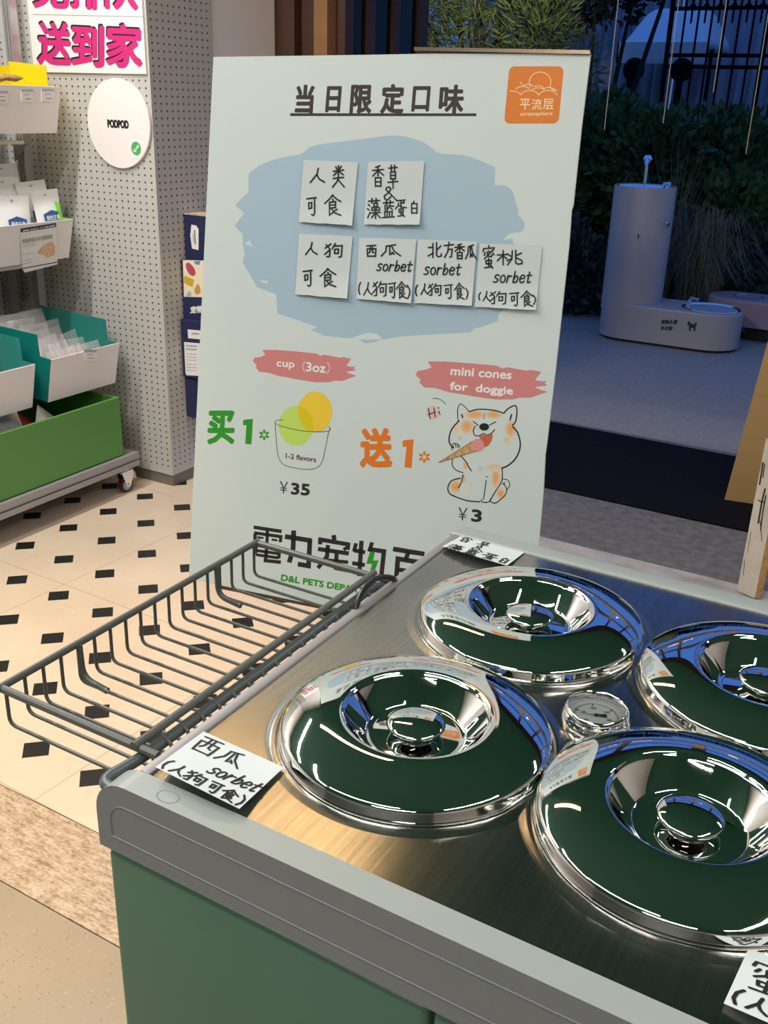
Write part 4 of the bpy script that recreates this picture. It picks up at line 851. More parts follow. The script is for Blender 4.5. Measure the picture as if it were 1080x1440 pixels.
for x, y, z, w, h, lean, rl, lab in PO:
    o = thing('treat_pouch', (x, y, z), lab, 'pouch', 'white pouches in the lime tray'); Mx = frame((x, y, z), .0, lean, rl)
    b = MB(); pillow(b, w, h, .035, Mx); b.build('pouch_bag', m_pouch, o)
    b = MB(); b.raw([Mx @ Vector(p) for p in ((-.04, .105, .0195), (.045, .105, .0195), (.045, .138, .0165), (.003, .150, .0155), (-.04, .138, .0165))], [(0, 1, 2, 3, 4)]); lb_ = b.build('badge', m_navy, o)
    b = MB(); put_text(b, '鲜肉主食', (-.03, .112), (.036, .112), (-.03, .132), lambda u, v: Mx @ Vector((u, v, .0206 - (v - .105) * .07)), .02); b.build('badge_lettering', m_white, lb_)
    b = MB(); b.raw([Mx @ Vector((.008 * math.cos(a), h - .018 + .004 * math.sin(a), .002)) for a in [2 * PI * k / 10 for k in range(10)]], [tuple(range(10))]); b.build('hang_hole', mat('grey_hole', (.45, .45, .46), .6), o)
# blue and white pouch in the left teal tray
o = thing('treat_pouch', (-2.93, 2.275, .48), 'white pouch with bright blue shapes sticking out of the left teal tray', 'pouch'); Mx = frame((-2.93, 2.275, .495), .0, -.3, .1)
b = MB(); pillow(b, .16, .225, .03, Mx); b.build('pouch_bag', m_pouch, o)
b = MB()
for pp in ([(-.02, .10), (.01, .10), (-.005, .15), (-.02, .15)], [(.012, .11), (.05, .11), (.05, .13), (.02, .13)], [(-.07, .10), (-.035, .10), (-.035, .135), (-.06, .135)]): b.raw([Mx @ Vector((u, v, .018)) for u, v in pp], [(0, 1, 2, 3)])
b.build('blue_shapes', mat('bright_blue_label', (.03, .18, .62), .4), o)
# clear bags of pale meat treats in the right teal tray
film = film_mat(); m_meat = mat('pale_meat', (.62, .36, .31), .5, noise=.25, nscale=40); m_meat2 = mat('white_meat', (.72, .62, .60), .5, noise=.2, nscale=40)
k = 0; rnd = random.Random(3)
rows = ['front', 'second', 'third', 'fourth', 'back']
rows = ['front', 'second', 'third', 'fourth', 'fifth', 'sixth', 'back']
for r in range(7):
    for c in range(3):
        y = 2.557 + .106 * c + rnd.uniform(-.01, .01); x = -2.90 - .048 * r; z = .470 + .005 * r; h = .150 + .011 * r
        o = thing('clear_treat_bag', (x, y, z), 'clear bag of pale treats, %s row of the teal tray, %s' % (rows[r], ('left', 'middle', 'right')[c]), 'bag', 'clear treat bags in the teal tray')
        Mx = frame((x, y, z), rnd.uniform(-.3, .3), -.35 + rnd.uniform(-.1, .1), rnd.uniform(-.14, .14))
        b = MB(); pillow(b, .115, h, .03, Mx, 6, .2); b.build('film_bag', film, o)
        b = MB()
        for q in range(3):
            a = Mx @ Vector((-.035 + .035 * q, .012, 0)); d = Mx @ Vector((-.035 + .035 * q + rnd.uniform(-.012, .012), h * .66, 0)); b.tube([tuple(a), tuple((a + d) / 2), tuple(d)], [.008, .012, .007], 7)
        b.build('treat_pieces', m_meat if r < 2 else m_meat2, o)
# brown chews in the yellow tray
m_chew = mat('brown_chew', (.42, .25, .11), .6, noise=.4, nscale=60); m_chewd = mat('dark_chew', (.10, .045, .02), .6)
for i, (x, y, z, dx, dy, dz) in enumerate([(-3.10, 2.48, 1.535, .02, .12, .02), (-3.14, 2.40, 1.555, -.02, .15, .03), (-3.12, 2.58, 1.53, .02, .14, .012), (-3.17, 2.50, 1.56, .0, .11, .03), (-3.20, 2.42, 1.57, .05, .10, .05), (-3.09, 2.36, 1.54, .0, .12, .01)]):
    b = MB(); p0 = Vector((x, y, z + .03)); p1 = p0 + Vector((dx, dy, dz)); b.tube([p0, p0.lerp(p1, .2), p0.lerp(p1, .5) + Vector((0, 0, .006)), p0.lerp(p1, .8), p1], [.004, .013, .011, .012, .003], 8)
    tag(b.build('dried_chew', m_chew if i % 3 else m_chewd), ['dark dried chew lying deepest in the yellow tray', 'tan dried chew at the front of the yellow tray', 'tan dried chew pointing right in the yellow tray', 'dark dried chew on the yellow tray heap', 'tan dried chew sloping upward in the yellow tray', 'tan dried chew nearest the left picture edge in the yellow tray'][i], 'chew', 'dried chews in the yellow tray')
b = MB(); b.box((-3.27, 2.27, 1.40), (-3.08, YE - .02, 1.52)); 
bx = b.build('chew_carton', mat('brown_carton', (.32, .2, .1), .7)); tag(bx, 'brown carton of chews filling the bottom of the yellow tray', 'carton')
# green storage box on the rack base
gb = thing('storage_box', (-3.07, 2.2, .163), 'open leaf green box on the base of the rack', 'box')
def wall(x0, y0, z0, x1, y1, z1, nm): b = MB(); b.rbox((x0, y0, z0), (x1, y1, z1), .002, 1); b.build(nm, m_tgreen, gb)
BXF = -2.806; _t = at(168, 558, 0, BXF); BZ = _t.z; BYE = _t.y
wall(BXF - .012, 1.3, .166, BXF, BYE, BZ, 'front_panel'); wall(-3.26, BYE - .012, .166, BXF - .012, BYE, BZ - .001, 'side_panel'); wall(-3.26, 1.3, .166, BXF - .012, 1.312, BZ - .001, 'side_panel'); wall(-3.272, 1.3, .166, -3.26, BYE, BZ - .001, 'back_panel')
b = MB(); b.box((-3.26, 1.312, .166), (BXF - .012, BYE - .012, .174)); b.build('bottom_panel', m_tgreen, gb)
m_grey = mat('silver_pack', (.32, .29, .28), .35, .3, noise=.3, nscale=30); m_red = mat('red_pack', (.25, .03, .035), .4, noise=.4, nscale=25); m_ivory = mat('ivory_pack', (.72, .68, .60), .4, noise=.15, nscale=30)
for i, (x, y, z, w, h, fc_, ln, rl, m_, lab) in enumerate([
    (-2.90, 2.57, .285, .11, .16, .3, -.4, .75, m_ivory, 'ivory pack with a pointed corner rising above the green box edge'),
    (-2.92, 2.33, .335, .16, .16, .2, -.9, -.5, m_ivory, 'ivory and grey pack lying in the green box, left of the pointed pack'),
    (-2.93, 2.22, .345, .14, .18, -.2, -1.0, .4, m_grey, 'silver pack in the green box at the left picture edge'),
    (-3.0, 2.47, .32, .16, .19, .1, -1.1, .1, m_red, 'red pack lying behind the pointed ivory pack'),
    (-3.02, 2.33, .335, .18, .18, -.1, -1.1, -.3, m_grey, 'silver pack behind in the green box'),
    (-2.88, 2.22, .33, .12, .15, .2, -.7, .3, m_red, 'dark red pack in the green box, lower left corner')]):
    o = thing('treat_pack', (x, y, z), lab, 'pack', 'assorted packs in the green box'); b = MB(); pillow(b, w, h, .03, frame((x, y, z), fc_, ln, rl)); b.build('pack_bag', m_, o)

# ================================================================== PEGBOARD SIGNS
YP = 2.94
def pg(x, y, off=.0): return at(x, y, 1, YP - off)
b = MB(); c = [pg(205.5, 106), pg(50, 100)]
sg = thing('slogan_sign', (-2.99, YP - .004, 1.6), 'white foam sign with magenta slogan at the top of the pegboard', 'sign')
b = MB(); b.box((-3.276, YP - .008, 1.597), (-2.700, YP - .001, 2.15)); b.build('sign_panel', m_white, sg)
s2 = lambda x, y: (x / 3.6, y / 3.6)
fa = lambda x, y: pg(x, y, .0090); fb = lambda x, y: pg(x, y, .0096)
m_mag = mat('magenta_print', (.60, .015, .19), .5)
CH = [('送', 190, 108, 362, 328), ('到', 362, 122, 528, 336), ('家', 538, 118, 722, 340), ('免', 165, -170, 350, 40), ('排', 352, -165, 520, 44), ('队', 530, -165, 700, 46)]
b = MB(); 
for ch, x0, y0, x1, y1 in CH: put_text(b, ch, s2(x0 - 6, y1 - 10), s2(x1 - 6, y1 - 2), s2(x0 - 6, y0 - 10), fa, .026)
b.build('lettering_shadow', mat('black_print', (.01, .01, .012), .5), sg)
b = MB()
for ch, x0, y0, x1, y1 in CH: put_text(b, ch, s2(x0, y1), s2(x1, y1 + 8), s2(x0, y0), fb, .026)
b.build('slogan_lettering', m_mag, sg)
b = MB(); ribbon2(b, [s2(165, 72), s2(726, 84)], .7, fb, False); b.build('divider_line', mat('grey_print', (.35, .35, .4), .5), sg)
DC = Vector((-2.851, YP, 1.424))
ds = thing('round_sign', tuple(DC - Vector((0, .004, 0))), 'round white sign with a printed code ring on the pegboard edge', 'sign')
AX = (Vector((1, 0, 0)), Vector((0, 0, 1)), Vector((0, -1, 0)))
b = MB(); b.lathe([(0, .002), (.158, .002), (.1585, .006), (.157, .0105), (.1555, .0115)], DC, 72, AX); b.build('sign_edge', mat('pink_white_edge', (.78, .66, .70), .35), ds)
b = MB(); b.lathe([(.1558, .0115), (.0005, .0115)], DC, 72, AX); b.build('sign_face', mat('sign_white', (.84, .80, .79), .5), ds)
def dp(x, y, k=0): return DC + Vector((x, -.0122 - .0004 * k, y))
b = MB(); put_text(b, 'PODPOD', (-.054, -.015), (.054, -.015), (-.054, .015), dp, .06); b.build('sign_lettering', m_ink, ds)
b = MB(); b.poly([dp(.083 + .024 * math.cos(2 * PI * k / 28), -.082 + .024 * math.sin(2 * PI * k / 28)) for k in range(28)]); gd = b.build('green_badge', mat('badge_green', (.08, .42, .13), .45), ds)
b = MB(); ribbon2(b, [(.083 + x * .0115, -.082 + y * .0115) for x, y in spl([(.55, .75), (.95, .95), (1.05, .5), (.6, .3), (.1, .15), (.0, -.3), (-.15, -.85), (-.7, -.95), (-1.0, -.55), (-.6, -.25)], 4)], .0045, lambda x, y: dp(x, y, 1)); b.build('badge_mark', m_white, gd)
# ---- packed boxes hanging on the side of the pier
m_nv = mat('navy_box', (.014, .019, .075), .45); m_nv2 = mat('box_label', (.75, .74, .76), .5)
def face_x(xp): return lambda x, y: at(x, y, 0, xp)
z4 = lambda x, y: (230 + x / 4.8, 260 + y / 4.8)
def hb(lab, xl, yt, yb):
    """xl, yt, yb: left edge, top and bottom in the zoomed photo crop"""
    y0 = at(*z4(xl, (yt + yb) / 2), 0, -2.687).y; z0 = at(*z4(xl, yb), 1, y0).z; z1 = at(*z4(xl, yt), 1, y0).z
    o = thing('treat_box', (-2.61, y0 + .05, z0), lab, 'box', 'boxes hanging on the pegboard side')
    b = MB(); b.rbox((-2.687, y0, z0), (-2.53, y0 + .10, z1), .002, 1); b.build('carton', m_nv, o)
    return o, (lambda x, y: at(x, y, 1, y0 - .0006)), (lambda x, y: at(x, y, 1, y0 - .0012)), y0, z1
h1, bf, bf2, y0, z1 = hb('navy treat box with a white label, topmost on the pegboard side', 142, 198, 500)
b = MB(); b.poly([bf(*z4(*p)) for p in ((188, 268), (222, 275), (236, 300), (236, 440), (192, 430), (180, 340))]); l_ = b.build('label_patch', m_nv2, h1)
b = MB(); ribbon2(b, [z4(209, 305), z4(214, 402)], 1.2, bf2, False); ribbon2(b, [z4(200, 330), z4(203, 385)], .6, bf2, False); b.build('label_lettering', m_nv, l_)
b = MB(); b.box((-2.687, y0, z1), (-2.53, y0 + .10, z1 + .003)); b.build('patterned_top', mat('patchwork_print', (.62, .45, .34), .5, noise=.5, nscale=60), h1)
h2, bf, bf2, y0, z1 = hb('navy box with a cream panel of coloured shapes, second from the top', 126, 505, 905)
b = MB(); b.poly([bf(*z4(*p)) for p in ((130, 507), (330, 512), (330, 760), (138, 755))]); cp = b.build('cream_panel', mat('cream_panel_print', (.80, .68, .54), .5), h2)
for nm_, c_, pts in (('red_shape', (.42, .07, .09), spl([(150, 540), (170, 525), (205, 560), (215, 600), (195, 615), (165, 590)], 4, True)), ('mustard_shape', (.55, .38, .02), [(140, 612), (205, 640), (195, 690), (136, 660)]), ('mustard_shape', (.50, .30, .05), spl([(215, 690), (235, 670), (250, 720), (225, 740), (208, 720)], 4, True)), ('blue_shape', (.12, .25, .45), [(205, 514), (250, 514), (240, 540), (212, 535)]), ('sage_shape', (.35, .48, .40), [(148, 752), (170, 715), (185, 722), (188, 752)])):
    b = MB(); b.poly([bf2(*z4(*p)) for p in pts]); b.build(nm_, mat(nm_ + '%.2f' % c_[0], c_, .5), cp)
b = MB(); put_text(b, '宠物', z4(178, 870), z4(262, 862), z4(182, 820), bf, .03); b.build('box_lettering', m_white, h2)
h3, bf, bf2, y0, z1 = hb('navy box with a white text panel, third from the top', 122, 905, 1290)
b = MB(); b.poly([bf(*z4(*p)) for p in ((162, 975), (270, 985), (270, 1045), (166, 1035))]); l_ = b.build('label_patch', m_nv2, h3)
b = MB(); b.poly([bf(*z4(*p)) for p in ((138, 1060), (270, 1072), (270, 1290), (155, 1285), (148, 1270))]); l2_ = b.build('text_panel', m_nv2, h3)
b = MB(); ribbon2(b, [z4(190, 1003), z4(240, 1005)], 2.2, bf2, False); b.build('label_lettering', mat('grey_print', (.35, .35, .4), .5), l_)
b = MB()
for y in (1085, 1108): ribbon2(b, [z4(150, y), z4(225, y + 4)], 1.6, bf2, False)
for y in (1140, 1160, 1180, 1210, 1230, 1250): ribbon2(b, [z4(152, y), z4(225, y + 4)], .7, bf2, False)
b.build('text_lines', mat('grey_print', (.35, .35, .4), .5), l2_)
hb('plain navy box lowest on the pegboard side', 150, 1300, 1560)

# ================================================================== DOORWAY
b = MB(); A_, B_, C_, D_ = (-2.6, 3.835, 0), (2.6, 3.815, 0), (2.6, 4.70, 0), (-2.6, 4.755, 0)
b.prism([A_, B_, C_, D_], (0, 0, .008)); tag(b.build('door_mat', mat('black_mat', (.004, .0045, .007), .95, spec=.1, noise=.3, nscale=60)), 'wide black entrance mat lying across the doorway', 'mat')
m_ply = wood_mat('plywood', (.30, .19, .075), (.38, .25, .11), (2, 2, 14)); m_plye = mat('plywood_edge', (.40, .24, .10), .6, noise=.3, nscale=70)
def lean_panel(lab, p0, along, up, th, mats, name, cat):
    p0, along, up, th = Vector(p0), Vector(along), Vector(up), Vector(th); o = thing(name, tuple(p0), lab, cat)
    b = MB(); A = [p0, p0 + along, p0 + along + up, p0 + up]; B = [p + th for p in A]
    b.k = 0; b.face(A); b.k = 1; b.face(list(reversed(B))); b.k = 2
    for i in range(4): b.face([A[i], A[(i + 1) % 4], B[(i + 1) % 4], B[i]])
    b.build('plywood_sheet', mats, o); return o
t0 = at(1080, 480, 1, 4.118); q0 = Vector((-.667, 4.118, .008))
d_ = (t0 - Vector((-.667, 4.118, 0)))
lean_panel('bare plywood sheet leaning in the doorway on the black mat', q0, (.55, .10, 0), d_ * 1.6, (.003, .018, 0), [m_ply, m_ply, m_plye], 'plywood_sheet', 'plywood sheet')
n0 = at(1036, 834, 2, 0); f0_ = at(1061, 843, 2, 0)
w0 = at(1036, 832, 2, 0.0); tnear = at(1080, 748, 1, f0_.y); upv = (tnear - f0_)
wp = lean_panel('white faced plywood sheet with black brush writing leaning nearer the freezer', Vector((w0.x, w0.y, .004)), Vector((f0_.x - w0.x, f0_.y - w0.y, 0)), upv * 2.2, Vector((.02, .012, 0)), [mat('scuffed_white', (.50, .46, .42), .6, noise=.12, nscale=14), m_ply, m_plye], 'painted_sheet', 'plywood sheet')
pn = Vector((f0_.x - w0.x, f0_.y - w0.y, 0)).cross(upv).normalized()
if pn.dot(EYE - w0) < 0: pn = -pn
def wpm(x, y): d = ray(x, y); P0 = w0 + Vector((0, 0, .004)) + pn * .0008; return EYE + d * ((P0 - EYE).dot(pn) / d.dot(pn))
zp = lambda x, y: (980 + x / 3.13, 400 + y / 3.13)
b = MB()
for s, w in (([(290, 785), (284, 830), (276, 880)], 3.0), ([(298, 790), (290, 850)], 2.0), ([(300, 900), (285, 960), (270, 1050)], 3.2), ([(303, 930), (290, 1000), (280, 1080)], 2.4), ([(270, 950), (296, 960)], 2.0), ([(278, 1040), (286, 1130)], 1.2), ([(238, 1090), (222, 1180)], .8), ([(210, 1210), (204, 1280)], .8)): ribbon2(b, [zp(*p) for p in s], w * .7, wpm)
b.build('brush_writing', m_ink, wp)
for i, (x0, yt, x1, yb) in enumerate(((864, -40, 850, 182), (950, -40, 938, 130), (1015, -40, 1003, 130), (1078, -10, 1056, 172))):
    tp = at(x1, yb, 1, 3.70)
    b = MB(); b.tube([(tp.x, 3.70, tp.z - .1 * (i % 2)), (tp.x, 3.70, 2.2)], .0016, 6)  # thin tubes standing in for pale vertical glints in the doorway
    tag(b.build('hanging_cord', mat('pale_cord', (.22, .20, .18), .4)), ['thin pale cord hanging in the doorway nearest the menu board', 'thin pale cord hanging in front of the pale covered stall', 'thin pale cord hanging in front of the fence middle', 'thin pale cord hanging at the right picture edge'][i], 'cord', 'cords hanging in the doorway')

# ================================================================== GARDEN
def stadium(cx, cy, L, r, n=16):
    return [(cx + L / 2 + r * math.cos(a), cy + r * math.sin(a)) for a in [-PI / 2 + PI * k / n for k in range(n + 1)]] + [(cx - L / 2 + r * math.cos(a), cy + r * math.sin(a)) for a in [PI / 2 + PI * k / n for k in range(n + 1)]]
def pill(mb, outline, z0, z1, bev=.01):
    n = len(outline); cx = sum(p[0] for p in outline) / n; cy = sum(p[1] for p in outline) / n
    def ins(d): return [(x + (cx - x) * d / max(.05, math.hypot(x - cx, y - cy)), y + (cy - y) * d / max(.05, math.hypot(x - cx, y - cy))) for x, y in outline]
    lay_ = [(outline, z0), (outline, z1 - bev), (ins(bev * .3), z1 - bev * .3), (ins(bev), z1)]
    for (a, za), (c, zc_) in zip(lay_, lay_[1:]):
        mb.raw([(x, y, za) for x, y in a] + [(x, y, zc_) for x, y in c], [(i, (i + 1) % n, n + (i + 1) % n, n + i) for i in range(n)], True)
    mb.face([(x, y, z1) for x, y in lay_[-1][0]])
m_fount = mat('fountain_white', (.42, .37, .34), .45); m_feed = mat('feeder_pink', (.36, .25, .27), .5); m_emb = mat('emblem_green', (.01, .035, .03), .5)
FY = 7.10; fx0, fx1, fr_ = -2.225, -1.235, .215
ft = thing('water_fountain', (-1.9, FY, 0), 'white L shaped pet drinking fountain with steel basins on the paving', 'water fountain')
b = MB(); pill(b, stadium((fx0 + fx1) / 2, FY, fx1 - fx0 - 2 * fr_, fr_), .02, .265, .012); b.build('base', m_fount, ft)
b = MB(); pill(b, stadium((fx0 + fx1) / 2, FY, fx1 - fx0 - 2 * fr_ - .02, fr_ - .015), 0, .02, .002); b.build('plinth', m_dark, ft)
pcx = fx0 + .205
b = MB(); b.lathe([(.212, .2), (.212, 1.035), (.209, 1.045), (.203, 1.047), (.200, 1.043), (.198, 1.03)], (pcx, FY, 0), 56); b.build('column', m_fount, ft)
b = MB(); b.lathe([(.200, 1.044), (.192, 1.042), (.14, .98), (.05, .96), (.0005, .958)], (pcx, FY, 0), 48); bs = b.build('basin', m_chrome, ft)
b = MB(); b.tube(rounded([(pcx, FY - .03, .965), (pcx, FY - .03, 1.20), (pcx + .015, FY - .09, 1.23), (pcx + .02, FY - .12, 1.19)], .03, 6), .012, 10); b.lathe([(.0, 0), (.03, 0), (.034, .02), (.02, .045), (0, .05)], (pcx, FY - .03, 1.20), 16); b.build('faucet', m_chrome, ft)
b = MB(); b.tube([(pcx + .13, FY - .05, 1.02), (pcx + .15, FY - .08, 1.07), (pcx + .19, FY - .1, 1.075)], .013, 8); b.build('push_tap', m_chrome, ft)
b = MB(); b.lathe([(.02, 0), (.024, .015), (.0, .02)], (pcx + .205, FY - .1, .82), 12, (Vector((0, 1, 0)), Vector((0, 0, 1)), Vector((1, 0, 0)))); b.build('side_button', m_chrome, ft)
bx_, by_ = -1.455, FY
b = MB(); b.lathe([(.196, .266), (.198, .272), (.190, .275), (.15, .235), (.06, .215), (.0005, .213)], (bx_, by_, 0), 48); b.build('bowl', m_chrome, ft)
b = MB(); b.tube(rounded([(bx_ - .15, by_ - .02, .266), (bx_ - .15, by_ - .02, .33), (bx_ - .09, by_ - .04, .325)], .02, 5), .012, 8); b.build('bowl_tap', m_chrome, ft)
def ff(x, y):
    p = at(x, y, 1, FY - fr_ - .001); return p
zt = lambda x, y: (780 + x / 3.6, 200 + y / 3.6)
b = MB(); put_text(b, '宠物水源', zt(537, 922), zt(620, 922), zt(540, 898), ff, .04); put_text(b, '多功能', zt(534, 952), zt(596, 953), zt(537, 930), ff, .04)
b.build('base_lettering', m_emb, ft); b = MB(); b.poly([ff(*zt(*p)) for p in ((672, 912), (682, 906), (690, 918), (706, 922), (715, 912), (722, 916), (714, 932), (712, 958), (704, 958), (703, 942), (690, 938), (688, 956), (680, 956), (680, 930), (672, 922))]); b.build('base_emblem', m_emb, ft)
def fcol(x, y):
    p = at(x, y, 1, FY - .2122); return p
b = MB(); b.poly([fcol(*zt(*p)) for p in ((424, 460), (429, 478), (424, 479), (426, 496), (416, 476), (421, 476))]); b.build('bolt_emblem', m_emb, ft)
fd = thing('feeding_bench', (-.95, 7.7, 0), 'pale pink low feeding bench with two sunken bowls beside the fountain', 'feeder')
b = MB(); pill(b, stadium(-.98, 7.66, .84, .2), .10, .285, .014); b.build('bench_top', m_feed, fd)
for x_ in (-1.375, -1.12, -.8):
    b = MB(); b.lathe([(.105, .287), (.10, .288), (.085, .25), (.0005, .24)], (x_ + .06, 7.66, 0), 36); b.build('bowl', m_chrome, fd)
b = MB(); b.box((-1.37, 7.50, 0), (-1.32, 7.60, .11)); b.build('leg', mat('red_leg', (.16, .02, .02), .5), fd)
b = MB(); b.box((-1.28, 7.52, .0), (-.6, 7.8, .10)); b.build('under_frame', m_dark, fd)

rg = random.Random(11)
def leaves(mb, c, rad, n, size, rnd, flat=.55, shell=.55, spiky=False):
    for _ in range(n):
        while True:
            p = Vector((rnd.uniform(-1, 1), rnd.uniform(-1, 1), rnd.uniform(-1, 1)))
            if shell < p.length < 1: break
        q = Vector((c[0] + p.x * rad[0], c[1] + p.y * rad[1], c[2] + p.z * rad[2]))
        if q.z < .02: q.z = .02 + rnd.random() * .1
        d = (p + Vector((rnd.uniform(-.7, .7), rnd.uniform(-.7, .7), rnd.uniform(-.3, 1.0)))).normalized()
        s = size * rnd.uniform(.6, 1.3); w = d.cross(Vector((rnd.uniform(-1, 1), rnd.uniform(-1, 1), rnd.uniform(-1, 1)))).normalized() * s * (.07 if spiky else .32)
        mb.raw([q, q + d * s * .5 + w, q + d * s, q + d * s * .5 - w], [(0, 1, 2, 3)])
def shrub(name, lab, blobs, n, size, m_, cat='shrub', group=None, spiky=False, stem=None, shell=.5):
    c = blobs[0]; o = thing(name, (c[0], c[1], 0), lab, cat, group)
    b = MB()
    for bb in blobs: leaves(b, bb[:3], bb[3:6], n, size, rg, spiky=spiky, shell=shell)
    b.build('foliage', m_, o)
    b = MB(); top = max(bb[2] for bb in blobs)
    for bb in blobs: b.tube([(c[0], c[1], -.02), ((c[0] + bb[0]) / 2 + .03, c[1], bb[2] * .5), (bb[0], bb[1], bb[2])], [.05 if not stem else stem, .03, .01], 7)
    b.build('trunk', mat('bark', (.03, .022, .015), .9), o); return o
m_l1 = leaf_mat('hedge_leaf', (.020, .060, .012), (.05, .12, .028)); m_l2 = leaf_mat('dark_leaf', (.008, .022, .014), (.02, .045, .03)); m_l3 = leaf_mat('conifer_leaf', (.06, .10, .025), (.16, .20, .06)); m_l4 = leaf_mat('grass_blade', (.06, .075, .05), (.14, .14, .09))
hx = [(-3.75, 8.8, .75, .75, .6, .72), (-3.0, 9.0, .85, .7, .6, .78), (-2.25, 8.9, .82, .75, .6, .76), (-1.75, 8.9, .55, .55, .5, .62)]
hl = ['dense dark shrub behind the menu board edge', 'dense dark shrub behind the fountain column', 'dense dark shrub in front of the iron fence', 'lower dark shrub right of the fountain by the picture edge']
for h_, l_ in zip(hx, hl):
    cx, cy, cz, rx, ry, rz = h_
    bl3 = [h_] + [(cx + rg.uniform(-.5, .5) * rx, cy + rg.uniform(-.4, .4), cz + rg.uniform(.0, .5) * rz, rx * .55, ry * .6, rz * .6) for _ in range(4)]
    shrub('garden_shrub', l_, bl3, 1500, .085, m_l1, group='shrubs behind the fountain')
shrub('low_shrub', 'low dark shrub on the ground left of the fountain', [(-2.75, 7.75, .28, .45, .35, .34), (-3.1, 7.9, .4, .5, .4, .45)], 1400, .07, m_l2)
shrub('garden_shrub', 'small dark shrub at the right picture edge behind the feeding bench', [(-1.05, 8.6, .35, .6, .4, .5)], 1500, .08, m_l2, group='shrubs behind the fountain')
con = [(-4.15 + rg.uniform(-.75, .75), 9.3 + rg.uniform(-.3, .3), .5 + 2.9 * k / 26, .34, .3, .36) for k in range(26)]
shrub('conifer_tree', 'olive green conifer lit by the shop above the menu board', con, 900, .11, m_l3, 'tree', spiky=True, stem=.09, shell=.0)
shrub('garden_tree', 'dark spreading tree with a slanting trunk right of the conifer', [(-4.0, 11.3, 2.95, .9, .6, .6), (-4.5, 11.4, 2.7, .6, .5, .45), (-3.5, 11.2, 3.1, .6, .5, .5), (-4.7, 11.2, 3.4, .9, .6, .7), (-3.0, 11.2, 3.5, .6, .5, .4)], 1500, .11, m_l2, 'tree', stem=.025, shell=.2)
# ornamental grass
og = thing('ornamental_grass', (-1.62, 7.75, 0), 'drooping tuft of ornamental grass behind the fountain base', 'grass'); b = MB()
for _ in range(420):
    a = rg.uniform(0, 2 * PI); r = rg.uniform(.2, .75); h = rg.uniform(.5, 1.0); bx0, by0 = -1.72 + rg.uniform(-.12, .12), 7.80 + rg.uniform(-.08, .08)
    p = [Vector((bx0 + math.cos(a) * r * t * (.5 + .5 * t), by0 + math.sin(a) * r * .6 * t, h * (1 - (1 - min(1, t * 1.35)) ** 2) - .55 * h * max(0, t - .55) ** 1.3 * 2)) for t in [0, .25, .5, .7, .85, 1]]
    w = .0035; s_ = Vector((-math.sin(a), math.cos(a), 0)) * w
    for i in range(5): b.face([p[i] - s_ * (1 - i / 6), p[i] + s_ * (1 - i / 6), p[i + 1] + s_ * (1 - (i + 1) / 6), p[i + 1] - s_ * (1 - (i + 1) / 6)])
b.build('blades', m_l4, og)
og = thing('ornamental_grass', (-2.0, 7.95, 0), 'upright tuft of ornamental grass behind the fountain column', 'grass'); b = MB()
for _ in range(70):
    a = rg.uniform(0, 2 * PI); r = rg.uniform(.1, .55); h = rg.uniform(.9, 1.35); bx0, by0 = -2.0, 7.95
    p = [Vector((bx0 + math.cos(a) * r * t * t, by0 + math.sin(a) * r * .4 * t, h * t)) for t in [0, .3, .6, .85, 1]]; s_ = Vector((-math.sin(a), math.cos(a), 0)) * .004
    for i in range(4): b.face([p[i] - s_ * (1 - i / 5), p[i] + s_ * (1 - i / 5), p[i + 1] + s_ * (1 - (i + 1) / 5), p[i + 1] - s_ * (1 - (i + 1) / 5)])
b.build('blades', m_l4, og)
# iron fence
m_iron = mat('black_iron', (.006, .007, .009), .8, spec=.15); fe = thing('iron_fence', (-2.6, 12.5, 0), 'black iron fence with pointed finials behind the shrubs', 'fence')
xs_ = [-3.50 + .152 * k for k in range(22)]
for i, x in enumerate(xs_):
    big = i in (0, 7, 14); r = .03 if big else .013
    b = MB(); b.tube([(x, 12.5, 0), (x, 12.5, 2.95 if big else 2.85)], r, 8)
    b.build('fence_post' if big else 'fence_bar', m_iron, fe)
    if not big:
        b = MB(); xm = x + .076; b.lathe([(.0, 2.44), (.012, 2.46), (.012, 2.58), (.04, 2.62), (.012, 2.66), (.03, 2.70), (.0, 2.80)], (xm, 12.5, 0), 8); b.build('finial', m_iron, fe)
for z in (2.12, 2.0, 2.60, .3):
    b = MB(); b.box((-3.52, 12.485, z - .02), (-.2, 12.515, z + .02)); b.build('rail', m_iron, fe)
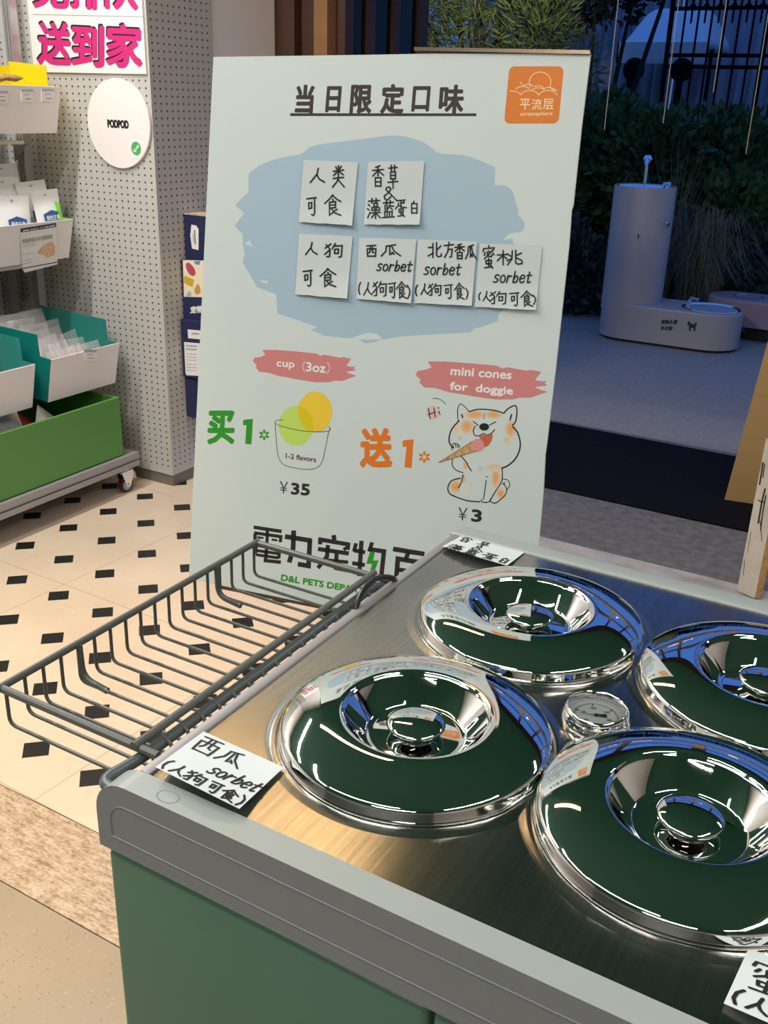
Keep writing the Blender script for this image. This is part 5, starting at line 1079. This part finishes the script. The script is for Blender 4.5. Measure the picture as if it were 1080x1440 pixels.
# things beyond the fence
m_tarp = mat('pale_tarp', (.80, .84, .84), .6)
tp_ = thing('covered_stall', (-3.7, 13.9, 0), 'pale cloth covered market stall behind the iron fence', 'stall')
bm = bmesh.new(); bmesh.ops.create_cube(bm, size=1)
for v in bm.verts:
    t_ = v.co.z > 0; v.co = Vector((-3.78 + v.co.x * (.78 if t_ else 1.16), 13.95 + v.co.y * (.35 if t_ else 1.5), 2.72 if t_ else 2.22))
bmesh.ops.bevel(bm, geom=bm.edges[:], offset=.13, segments=5, affect='EDGES', profile=.5); bm.verts.index_update()
b = MB(); b.raw([v.co[:] for v in bm.verts], [[v.index for v in f.verts] for f in bm.faces], True); bm.free(); b.build('cloth_top', m_tarp, tp_)
b = MB(); b.box((-4.34, 13.24, 2.06), (-3.22, 13.26, 2.30)); b.box((-4.34, 13.24, 2.06), (-4.32, 14.6, 2.30)); b.build('valance', m_tarp, tp_)
for x_ in (-4.3, -3.28):
    b = MB(); b.tube([(x_, 13.7, 0), (x_, 13.7, 2.3)], .025, 8); b.build('leg', m_iron, tp_)
m_drape = mat('grey_drape', (.42, .42, .45), .8)
for nm, x0, x1, z1, lab in (('draped_screen', -7.2, -4.05, 3.6, 'pale draped screen left of the covered stall'), ('draped_screen', -4.0, 1.5, 3.9, 'grey draped screen behind the right part of the iron fence')):
    b = MB(); n = 90; vv = []
    for i in range(n + 1):
        x = x0 + (x1 - x0) * i / n; y = 14.9 + .06 * math.sin(i * 1.7) + .03 * math.sin(i * .63); vv += [(x, y - .25, 0), (x, y, z1)]
    b.raw(vv, [(2 * i, 2 * i + 2, 2 * i + 3, 2 * i + 1) for i in range(n)], True)
    b.raw([(v[0], v[1] + .03, v[2]) for v in vv], [(2 * i, 2 * i + 1, 2 * i + 3, 2 * i + 2) for i in range(n)], True)
    tag(b.build(nm, m_drape), lab, 'screen')
for (x_, lab) in ((-3.42, 'dark round backed garden chair behind the fence'), (-4.0, 'dark garden chair left of the round backed one')):
    gc = thing('garden_chair', (x_, 13.1, 0), lab, 'chair', 'dark chairs behind the fence')
    b = MB(); b.rbox((x_ - .22, 12.95, .80), (x_ + .22, 13.35, .88), .03, 3); b.build('seat', m_iron, gc)
    b = MB(); b.lathe([(0, -.03), (.10, -.03), (.135, 0), (.10, .03), (0, .03)], (x_, 12.92, 1.98), 20, (Vector((1, 0, 0)), Vector((0, 0, 1)), Vector((0, -1, 0)))); b.box((x_ - .03, 12.91, .85), (x_ + .03, 12.94, 1.9)); b.build('backrest', m_iron, gc)
    for dx in (-.18, .18):
        for dy in (12.98, 13.3):
            b = MB(); b.tube([(x_ + dx, dy, 0), (x_ + dx, dy, .82)], .018, 6); b.build('leg', m_iron, gc)
